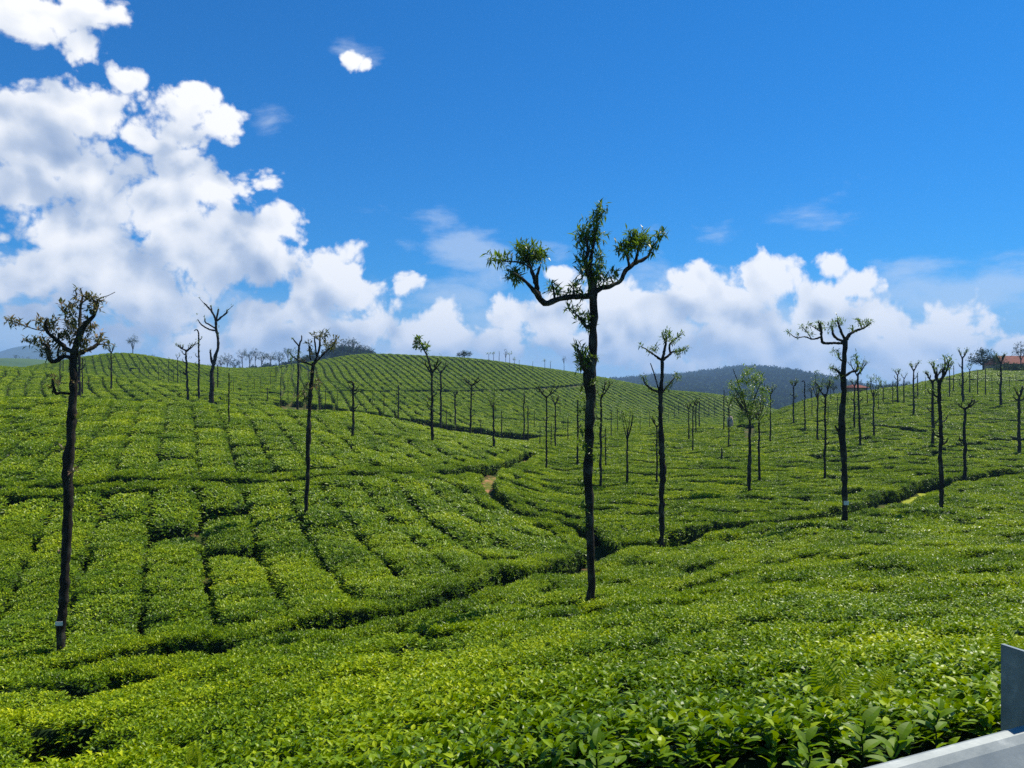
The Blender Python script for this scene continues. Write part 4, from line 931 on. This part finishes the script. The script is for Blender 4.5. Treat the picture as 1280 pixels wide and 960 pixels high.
# full leafy trees
def leafy(name, u, v, cw, ch, trunk_px, d, label, cat='tree', group=None, mat=None, n=70, seed=0, flat_=.8, z0=None, lsz=None):
    r = random.Random(seed + 900); k_ = d / F; c = PW(u, v, d)
    base = Vector((c.x, c.y, c.z - (trunk_px + ch) * k_))
    root = empty(name, base); tag(root, label, cat, group)
    V, Fc = [], []
    H = (trunk_px + ch) * k_; w = max(.10, cw * .07 * k_)
    tube(V, Fc, [Vector((0, 0, -.5)), Vector((w * .4, 0, H * .35)), Vector((-w * .3, 0, H * .7)), Vector((0, 0, H * 1.1))], [w * 1.3, w, w * .8, w * .4], 7, .2, seed)
    for b in range(6):
        a = r.uniform(0, 6.28); el = r.uniform(.2, .9)
        q = Vector((math.cos(a) * cw * .75 * k_, math.sin(a) * cw * .75 * k_, H + ch * k_ * r.uniform(-.3, .6)))
        tube(V, Fc, [Vector((0, 0, H * r.uniform(.5, .85))), Vector((q.x * .5, q.y * .5, H * .9)), q], [w * .6, w * .4, w * .15], 5, .2, seed)
    obj('trunk', mesh('trunk', V, Fc, [M_BARK2 if mat is None else M_BARK], smooth=True), root)
    V, Fc, T_ = [], [], []
    for b in range(n):
        th = r.uniform(0, 6.28); ph = math.acos(r.uniform(-.55, 1)); q = r.random() ** .4
        cc = Vector((math.sin(ph) * math.cos(th) * cw * q, math.sin(ph) * math.sin(th) * cw * q, math.cos(ph) * ch * q * 1.0)) * k_ + Vector((0, 0, H))
        tuft(V, Fc, T_, cc, cw * .20 * k_, 16, r, lsz or cw * .11 * k_, wd=.7)
    obj('crown', finish('crown', V, Fc, T_, [mat or M_FOREST]), root)
    return root
def crest_d(u, v0=None):
    i = int(round((u + 260) / 5.0)); return float(dg[np.argmin(RUNMIN[i][dg < 500])])
leafy('round_tree', 1229, 450, 17, 14, 3, 200, 'big round dark leafy tree standing on the right hilltop', n=110, seed=1)
leafy('leafy_tree', 1276, 440, 10, 12, 12, 212, 'dark tree cut by the right edge of the view beside the red roof', seed=2)
leafy('leafy_tree', 1262, 462, 18, 8, 2, 190, 'low spreading dark shrub under the red roof on the right hilltop', n=110, seed=3)
leafy('leafy_tree', 1249, 452, 9, 7, 2, 205, 'small dark tree in front of the left end of the red roof', n=50, seed=8)
leafy('leafy_tree', 166, 426, 7.5, 7, 20, 222, 'slim tree with a round dark head on the left skyline', n=50, seed=4)
leafy('low_bush', 580, 443, 10, 4.5, 0, 303, 'low dome shaped bush on the crest of the big hill', cat='bush', n=70, seed=5)
leafy('leafy_tree', 632, 441, 3.5, 5, 10, 306, 'small tree with an oval head on the descending crest of big hill', n=28, seed=6)
leafy('leafy_tree', 705, 449, 3.8, 4, 9, 345, 'small round headed tree on the second skyline hump', n=28, seed=7)
for i, (u, v, cw, ch, tr, d) in enumerate([(193,449,6,6,12,230),(203,456,9,5,8,250),(212,453,7,5,10,260),(228,458,8,5,9,270),(241,461,9,6,8,280)]):
    leafy('leafy_tree', u, v, cw, ch, tr, d, 'dark ragged tree in the clump behind the far left slope', group='clump behind the far left slope', n=36, seed=20 + i)
for i, (u, v, cw, ch, tr, d) in enumerate([(276,452,7,8,10,420),(284,450,8,9,10,430),(293,455,8,7,9,430),(303,443,7,8,18,430),(312,446,7,8,16,440),(319,441,6,8,18,430),(327,447,8,7,12,450),(338,447,8,7,10,460),(349,447,9,7,9,470),(360,440,7,6,14,480),(268,460,9,6,8,420),(256,462,8,6,7,420)]):
    leafy('leafy_tree', u, v, cw, ch, tr, d, 'hazy dark tree in the grove left of the big hill', group='grove left of the big hill', n=44, seed=40 + i)
for i, (u, v, cw, ch, tr, d) in enumerate([(418,430,7,7,10,520),(428,431,7,7,8,520),(436,428,7,6,8,520),(446,433,8,6,7,530),(455,436,7,5,6,530),(441,428,6,6,11,500),(463,438,6,4,5,530)]):
    leafy('leafy_tree', u, v, cw, ch, tr, d, 'dark tree on the wooded knoll behind the big hill', group='trees of the wooded knoll', n=44, seed=60 + i)
for i, (u, v, cw, ch, tr, d) in enumerate([(1014,486,7,7,6,170),(1034,480,8,8,6,180),(1042,484,6,6,5,180),(1111,483,6,5,5,190),(1119,481,6,5,5,190),(1133,481,7,5,4,190),(1100,485,5,4,5,190)]):
    leafy('leafy_tree', u, v, cw, ch, tr, d, 'bushy dark tree just behind the crest of the right hill', group='trees behind the right hill crest', n=50, seed=80 + i)

# ------------------------------------------------------------------ far hills, mountains, plain
def ridge(name, crest, d0, wf, wb, zb, mat, ext=1.25, nu=120, nr_=26, amp=.12, seed=0):
    cu = np.array([c[0] for c in crest], float); cv = np.array([c[1] for c in crest], float)
    ug = np.linspace(cu[0], cu[-1], nu); V, Fc = [], []
    for u in ug:
        zc = -(np.interp(u, cu, cv) - CV) / F * d0
        for j in range(nr_):
            t_ = -1 + 2 * j / (nr_ - 1); y = d0 + (t_ * wf if t_ < 0 else t_ * wb); h = (1 - t_ * t_) ** 1.5 if t_ < 0 else (1 - t_ * t_) ** 1.2
            x = (u - CU) / F * d0 * (1 + (y - d0) / d0 * .6)
            nn = noise.noise(Vector((x, y, seed * 50)) * (2.5 / wf)) * .6 + noise.noise(Vector((x, y, seed * 50)) * (6 / wf)) * .4
            V.append((x, y, zb + (zc - zb) * h * (1 + nn * amp * (1 - h * .85))))
    for i in range(nu - 1):
        for j in range(nr_ - 1): a = i * nr_ + j; Fc.append((a, a + nr_, a + nr_ + 1, a + 1))
    o = obj(name, mesh(name, V, Fc, [mat], smooth=True)); tag(o, kind='structure'); return np.array(V), o
fh, _ = ridge('forest_hill', [(560,500),(640,490),(720,483),(780,480),(820,476),(850,475),(880,471),(900,468),(922,465.5),(945,468),(970,475),(1000,483),(1030,488),(1080,490),(1160,488),(1300,484),(1500,486)], 2200, 1520, 900, -42, M_FLOOR, seed=1)
kn, _ = ridge('wooded_knoll', [(200,495),(250,478),(300,466),(350,464),(395,451),(415,444),(432,440),(450,443),(470,450),(500,458),(560,466),(620,490)], 560, 110, 160, -30, M_FLOOR, seed=2)
ridge('mountain', [(-700,430),(-400,420),(-150,428),(-60,442),(0,441),(20,435),(35,432),(48,432.5),(62,436),(80,438),(95,442),(115,449),(140,457),(200,470),(300,480)], 4300, 900, 900, -80, M_FLOOR, seed=3, nu=200)
ridge('far_plateau', [(-500,452),(-100,449),(0,448.5),(40,449),(80,452),(130,458),(200,480)], 1000, 500, 600, -40, M_FARG, seed=4)
X = 4900.0
o = obj('far_ground', mesh('far_ground', [(-X, 600, -26), (X, 600, -26), (X, X, -60), (-X, X, -60), (-X, -X, -30), (X, -X, -30), (X, 0, -28), (-X, 0, -28)], [(0, 1, 2, 3), (7, 6, 1, 0), (4, 5, 6, 7)], [M_FARG])); tag(o, kind='structure')
# woods on them
def crown_mesh(seed):
    r = random.Random(seed); V, Fc, T_ = [], [], []
    for b in range(14):
        th = r.uniform(0, 6.28); ph = math.acos(r.uniform(-.3, 1)); q = r.random() ** .4
        tuft(V, Fc, T_, Vector((math.sin(ph) * math.cos(th) * q * .42, math.sin(ph) * math.sin(th) * q * .42, .62 + math.cos(ph) * q * .36)), .13, 9, r, .17, wd=.9)
    return finish('forest_tree', V, Fc, T_, [M_FOREST])
CR = [crown_mesh(s_) for s_ in range(4)]
def wood(name, V, n_, hmin, hmax, label, seed, ycut):
    r_ = np.random.RandomState(seed); cand = V[(V[:, 1] < ycut)]
    zr = cand[:, 2]; cand = cand[zr > np.percentile(zr, 3)]
    q = cand[r_.randint(0, len(cand), n_)]
    sx = (V[:, 0].max() - V[:, 0].min()) / 120
    pos = q + np.stack([r_.uniform(-1, 1, n_) * sx * .8, r_.uniform(-1, 1, n_) * 18, np.zeros(n_)], 1); pos[:, 2] -= 2
    h = r_.uniform(hmin, hmax, n_); sc = np.stack([h * r_.uniform(.7, 1.1, n_), h * .9, h], 1)
    eu = np.stack([np.zeros(n_), np.zeros(n_), r_.uniform(0, 6.28, n_)], 1)
    tag(scatter(name, CR, pos, eu, sc, r_.randint(0, 4, n_)), label, 'forest', kind='stuff')
wood('forest', fh, 15000, 10, 22, 'dense blue green forest covering the far hill beyond the valley', 1, 2240)
wood('forest', kn, 1500, 4, 8, 'dark wood covering the knoll behind the left of the big hill', 2, 590)
# ragged scrub on the plateau at far left
for i, (u, v, cw, ch) in enumerate([(20,446,4.5,3),(35,448,3,2.5),(29,448,2,3),(45,450,3,3)]):
    leafy('leafy_tree', u, v, cw, ch, 2, 980, 'tiny hazy tree on the distant plateau before the mountain', group='plateau trees', n=24, seed=100 + i)

# ------------------------------------------------------------------ houses on the right hill
m, t, p = nmat('red_roof_tile', .85, .2)
t.links.new(ramp_node(t, noise_n(t, wpos(t), 1.2, 4, .6), [(.3, (.13, .035, .022)), (.7, (.22, .07, .042))]), p.inputs['Base Color']); M_ROOF = m
m, t, p = nmat('house_plaster', .9, .2); p.inputs['Base Color'].default_value = (.42, .30, .24, 1); M_WALL = m
m, t, p = nmat('window_glass', .15, .5); p.inputs['Base Color'].default_value = (.03, .035, .04, 1); M_GLASS = m
def box(V, Fc, x0, x1, y0, y1, z0, z1):
    i = len(V); V += [(x0, y0, z0), (x1, y0, z0), (x1, y1, z0), (x0, y1, z0), (x0, y0, z1), (x1, y0, z1), (x1, y1, z1), (x0, y1, z1)]
    Fc += [(i, i+3, i+2, i+1), (i+4, i+5, i+6, i+7), (i, i+1, i+5, i+4), (i+1, i+2, i+6, i+5), (i+2, i+3, i+7, i+6), (i+3, i, i+4, i+7)]
def house(u, v_eave, wpx, d, wall_h, roof_px, dep, label, nwin):
    k_ = d / F; c = PW(u, v_eave, d); root = empty('house', (c.x, c.y, c.z - wall_h)); tag(root, label, 'house')
    w = wpx * k_ * .5; rh = roof_px * k_
    V, Fc = [], []; box(V, Fc, -w, w, 0, dep, -1.5, wall_h); obj('wall', mesh('wall', V, Fc, [M_WALL]), root)
    o_ = .5; V = [(-w - o_, -o_, wall_h - .1), (w + o_, -o_, wall_h - .1), (w + o_, dep + o_, wall_h - .1), (-w - o_, dep + o_, wall_h - .1), (-w * .82, dep / 2, wall_h + rh), (w * .82, dep / 2, wall_h + rh),
                   (-w - o_, -o_, wall_h + .08), (w + o_, -o_, wall_h + .08), (w + o_, dep + o_, wall_h + .08), (-w - o_, dep + o_, wall_h + .08)]
    Fc = [(0, 3, 2, 1), (0, 1, 7, 6), (1, 2, 8, 7), (2, 3, 9, 8), (3, 0, 6, 9), (6, 7, 5, 4), (8, 9, 4, 5), (7, 8, 5), (9, 6, 4)]
    obj('roof', mesh('roof', V, Fc, [M_ROOF]), root)
    for i in range(nwin):
        x = -w + (i + .5) * 2 * w / nwin; V, Fc = [], []; box(V, Fc, x - .5, x + .5, -.03, .05, wall_h * .4, wall_h * .8); obj('window', mesh('window', V, Fc, [M_GLASS]), root)
house(1280, 455, 52, 214, 3.0, 11, 9, 'house with a red tiled roof on the right hilltop, half hidden by trees', 5)
house(1077, 485, 13, 165, 2.4, 4, 6, 'small house with an orange roof behind the right hill crest', 3)
# pale boulder at the valley edge
m, t, p = nmat('pale_rock', .9, .2)
t.links.new(ramp_node(t, noise_n(t, wpos(t), 2.5, 5, .6), [(.3, (.34, .24, .18)), (.7, (.56, .44, .36))]), p.inputs['Base Color'])
bm = bmesh.new(); bmesh.ops.create_icosphere(bm, subdivisions=3, radius=1)
for v in bm.verts:
    n_ = 1 + .28 * noise.noise(v.co * 1.4) + .1 * noise.noise(v.co * 4); v.co = Vector((v.co.x * .38 * n_, v.co.y * .45 * n_, v.co.z * .9 * n_ * (1 - .25 * v.co.z)))
me = bpy.data.meshes.new('boulder'); bm.to_mesh(me); bm.free(); me.materials.append(m)
c = PW(913, 530, 97); o = obj('boulder', me, loc=(c.x, c.y, c.z + .35)); tag(o, 'tall pale pinkish boulder at the edge of the field behind the airy trees', 'boulder')

# ------------------------------------------------------------------ ferns and broad leaved plants in the foreground
def fern(u, v, hpx, d, lean, label, seed, nf=3):
    r = random.Random(seed); k_ = d / F; H = hpx * k_; c = PW(u, v, d); root = empty('fern', (c.x, c.y, c.z - .25)); tag(root, label, 'fern')
    for f in range(nf):
        az_ = r.uniform(-.5, .5) + (f - (nf - 1) / 2) * .9; V, Fc, T_ = [], [], []
        dir_ = Vector((math.sin(az_) + lean, -math.cos(az_) * .5, 0)).normalized() if f else Vector((lean, -.15, 0))
        n_ = 16; pts = []
        hf = H * (1 if f == 0 else r.uniform(.6, .85))
        for i in range(n_ + 1):
            t_ = i / n_; pts.append(Vector((0, 0, .2)) + Vector((0, 0, 1)) * (hf + .05) * (t_ - .22 * t_ * t_) * 1.2 + dir_ * hf * (.25 * t_ + .45 * t_ * t_) * (.7 if f else .8))
        tube(V, Fc, pts, [.004 * (1 - .7 * i / n_) for i in range(n_ + 1)], 4, 0); T_ += [.7] * len(Fc)
        for i in range(3, n_ + 1):
            t_ = i / n_; tg = (pts[i] - pts[i - 1]).normalized(); sd_ = tg.cross(Vector((0, -1, .4))).normalized()
            l_ = hf * .36 * math.sin(math.pi * min(1, (1.08 - t_) * .8)) + .01
            for s_ in (-1, 1):
                dd_ = (sd_ * s_ + tg * .45 + Vector((0, 0, -.1))).normalized()
                leaf_quad(V, Fc, T_, pts[i], dd_, Vector((0, -1, .5)), l_, l_ * .24, min(1, max(0, .35 + r.random() * .5)), True)
        obj('frond', finish('frond', V, Fc, T_, [M_FERN]), root)
fern(1040, 890, 72, 4.3, -.45, 'yellow green fern with arching fronds standing up from the near tea', 1, 4)
fern(1098, 876, 46, 4.6, .45, 'darker fern just right of the yellow green fern', 2, 3)
fern(1262, 830, 52, 5.0, -.5, 'yellow curled fern frond beside the guardrail post', 3, 2)
fern(242, 958, 30, 6.0, .1, 'small bright fern at the bottom edge left of the middle', 4, 3)
fern(497, 958, 34, 4.4, .1, 'small yellow fern at the bottom edge near the middle', 5, 3)
def weed(u, v, d, h, nl, ll, label, seed):
    r = random.Random(seed); c = PW(u, v, d); root = empty('broadleaf_plant', (c.x, c.y, c.z - h * .75)); tag(root, label, 'plant')
    V, Fc = [], []; pts = [Vector((r.uniform(-.01, .01), r.uniform(-.01, .01), h * i / 6)) for i in range(7)]; tube(V, Fc, pts, [.0035] * 7, 6, 0)
    m_ = mesh('stem', V, Fc, [M_FOREST]); obj('stem', m_, root)
    for i in range(nl):
        V, Fc, T_ = [], [], []; t_ = .35 + .65 * i / (nl - 1); a = i * 2.4 + r.random(); q = pts[min(6, int(t_ * 6))]
        d_ = Vector((math.cos(a), math.sin(a), .25 + .7 * t_)).normalized(); sd_ = d_.cross(Vector((0, 0, 1))).normalized(); nr_ = sd_.cross(d_)
        l_ = ll * r.uniform(.75, 1.15) * (1 - .25 * (t_ > .95)); n_ = 8
        for j in range(n_ + 1):
            s_ = j / n_; w_ = l_ * .23 * math.sin(math.pi * min(1, s_ * .96 + .02)) ** .75
            m0 = q + d_ * l_ * s_ - nr_ * l_ * (.32 * s_ * s_ - .12 * s_)
            V += [m0 + sd_ * w_ + nr_ * w_ * .3, m0 - nr_ * .0, m0 - sd_ * w_ + nr_ * w_ * .3]
        for j in range(n_):
            a_ = j * 3
            for b in (0, 1): Fc.append((a_ + b, a_ + b + 1, a_ + b + 4, a_ + b + 3)); T_.append(.35 + .3 * r.random())
        o = obj('leaf', finish('leaf', V, Fc, T_, [M_BIGLEAF]), root)
weed(1078, 915, 3.0, .20, 11, .105, 'broad glossy leaved plant with pale leaves above the guardrail', 1)
weed(745, 945, 2.9, .16, 9, .09, 'pale upright seedling at the bottom edge below the tallest tree', 2)
weed(1120, 935, 2.7, .18, 10, .10, 'broad leaved plant nearest the low end of the guardrail', 3)
weed(1010, 940, 2.8, .16, 9, .09, 'glossy seedling left of the broad leaved plants by the guardrail', 4)
weed(1170, 895, 3.1, .16, 10, .08, 'leafy sprig poking up left of the guardrail post', 5)

# ------------------------------------------------------------------ guardrail and road edge
m, t, p = nmat('galvanised_steel', .38, .5); p.inputs['Metallic'].default_value = .15
pos = wpos(t)
vo = t.nodes.new('ShaderNodeTexVoronoi'); vo.inputs['Scale'].default_value = 34; t.links.new(pos, vo.inputs['Vector'])
v = mth(t, 'MULTIPLY_ADD', noise_n(t, pos, 13, 5, .6), .8, mth(t, 'MULTIPLY', vo.outputs['Distance'], .14))
t.links.new(ramp_node(t, v, [(.35, (.21, .235, .22)), (.55, (.27, .295, .275)), (.63, (.42, .44, .40)), (.78, (.29, .31, .29))]), p.inputs['Base Color'])
t.links.new(mth(t, 'MULTIPLY_ADD', noise_n(t, pos, 25, 5, .6), .4, .35), p.inputs['Roughness'])
bump(t, p, noise_n(t, pos, 90, 4, .6), .12, .004); M_STEEL = m
m, t, p = nmat('sky_tinted_post_steel', .5, .5); p.inputs['Metallic'].default_value = .4
pos = wpos(t)
t.links.new(ramp_node(t, noise_n(t, pos, 22, 6, .65), [(.3, (.12, .15, .16)), (.55, (.21, .25, .26)), (.72, (.34, .38, .38))]), p.inputs['Base Color']); M_POST = m  # blue cast paints the sky reflected in the post's shaded face
zr_ = -.518
A = Vector(((1085 - CU) / F * 1.025, 1.025, zr_)); B_ = Vector(((1280 - CU) / F * 1.15, 1.15, zr_)); rd = (B_ - A).normalized(); rn = Vector((rd.y, -rd.x, 0))   # rn points to the road side
if rn.y > 0: rn = -rn
root = empty('guardrail', (A.x, A.y, zr_ - .83)); tag(root, 'galvanised steel crash barrier cutting across the bottom right corner', 'guardrail')
O = root.location
# W profile: (offset towards the road, height from top)
prof = [(0.0, 0.0), (.012, -.002), (.022, -.010), (.050, -.045), (.078, -.078), (.083, -.090), (.080, -.104), (.020, -.138), (.010, -.155), (.020, -.172), (.080, -.206), (.083, -.220), (.078, -.232), (.022, -.300), (0.0, -.310)]
V, Fc = [], []; ns = 30; L0, L1 = -2.2, 2.6
pr2 = prof + [(a - .004, b - .001) for a, b in reversed(prof)]; npf = len(pr2)
for i in range(ns + 1):
    s_ = L0 + (L1 - L0) * i / ns
    for a, b in pr2: V.append(A + rd * s_ + rn * a + Vector((0, 0, b)) - O)
for i in range(ns):
    for j in range(npf): a, b = i * npf + j, i * npf + (j + 1) % npf; Fc.append((a, b, b + npf, a + npf))
Fc += [tuple(range(npf)), tuple(reversed(range(ns * npf, (ns + 1) * npf)))]
obj('rail', mesh('rail', V, Fc, [M_STEEL], smooth=False), root)
def post(s_):
    V, Fc = [], []
    c = A + rd * s_ - rn * .004 - O
    ch = [(0, 0), (.11, 0), (.11, -.05), (.104, -.05), (.104, -.006), (.006, -.006), (.006, -.05), (0, -.05)]   # C section, along the rail / away from the road
    for z in (-.35, .83 + .104):
        for a, b in ch: 
            q = c + rd * a + rn * b; V.append((q.x, q.y, z))
    n_ = len(ch)
    for j in range(n_): Fc.append((j, (j + 1) % n_, n_ + (j + 1) % n_, n_ + j))
    Fc += [tuple(reversed(range(n_))), tuple(range(n_, 2 * n_))]
    me = mesh('post', V, Fc, [M_POST]); obj('post', me, root)
PS = .347
post(PS); post(PS - 2.0); post(PS + 2.0)
for s_ in (PS + .05,):
    bm = bmesh.new(); bmesh.ops.create_cone(bm, cap_ends=True, segments=12, radius1=.014, radius2=.011, depth=.012)
    me = bpy.data.meshes.new('bolt'); bm.to_mesh(me); bm.free(); me.materials.append(M_STEEL)
    b = obj('bolt', me, root); b.location = A + rd * s_ + rn * .02 + Vector((0, 0, -.155)) - O; b.rotation_euler = rn.to_track_quat('Z', 'Y').to_euler()
# road the camera stands on and its verge
def strip(name, o0, o1, z, mat, L=40, n=40):
    V, Fc = [], []
    for i in range(n + 1):
        s_ = -L + 2 * L * i / n
        for o_ in (o0, o1): q = A + rd * s_ + rn * o_; V.append((q.x, q.y, z))
    for i in range(n): Fc.append((2 * i, 2 * i + 1, 2 * i + 3, 2 * i + 2))
    o = obj(name, mesh(name, V, Fc, [mat])); tag(o, kind='structure')
strip('road', .35, 7.0, zr_ - .84, M_ASPH)
strip('road_verge', -.75, .35, zr_ - .86, M_PATH, L=12)

# ------------------------------------------------------------------ haze
m = bpy.data.materials.new('haze'); m.use_nodes = True; t = m.node_tree; t.nodes.clear()
pv = t.nodes.new('ShaderNodeVolumePrincipled'); pv.inputs['Color'].default_value = (.40, .66, 1.0, 1); pv.inputs['Density'].default_value = 2.2e-4; pv.inputs['Anisotropy'].default_value = .1
mo = t.nodes.new('ShaderNodeOutputMaterial'); t.links.new(pv.outputs[0], mo.inputs['Volume'])
V, Fc = [], []; box(V, Fc, -5600, 5600, -5200, 5600, -90, 240)
o = obj('haze', mesh('haze', V, Fc, [m])); tag(o, kind='stuff')
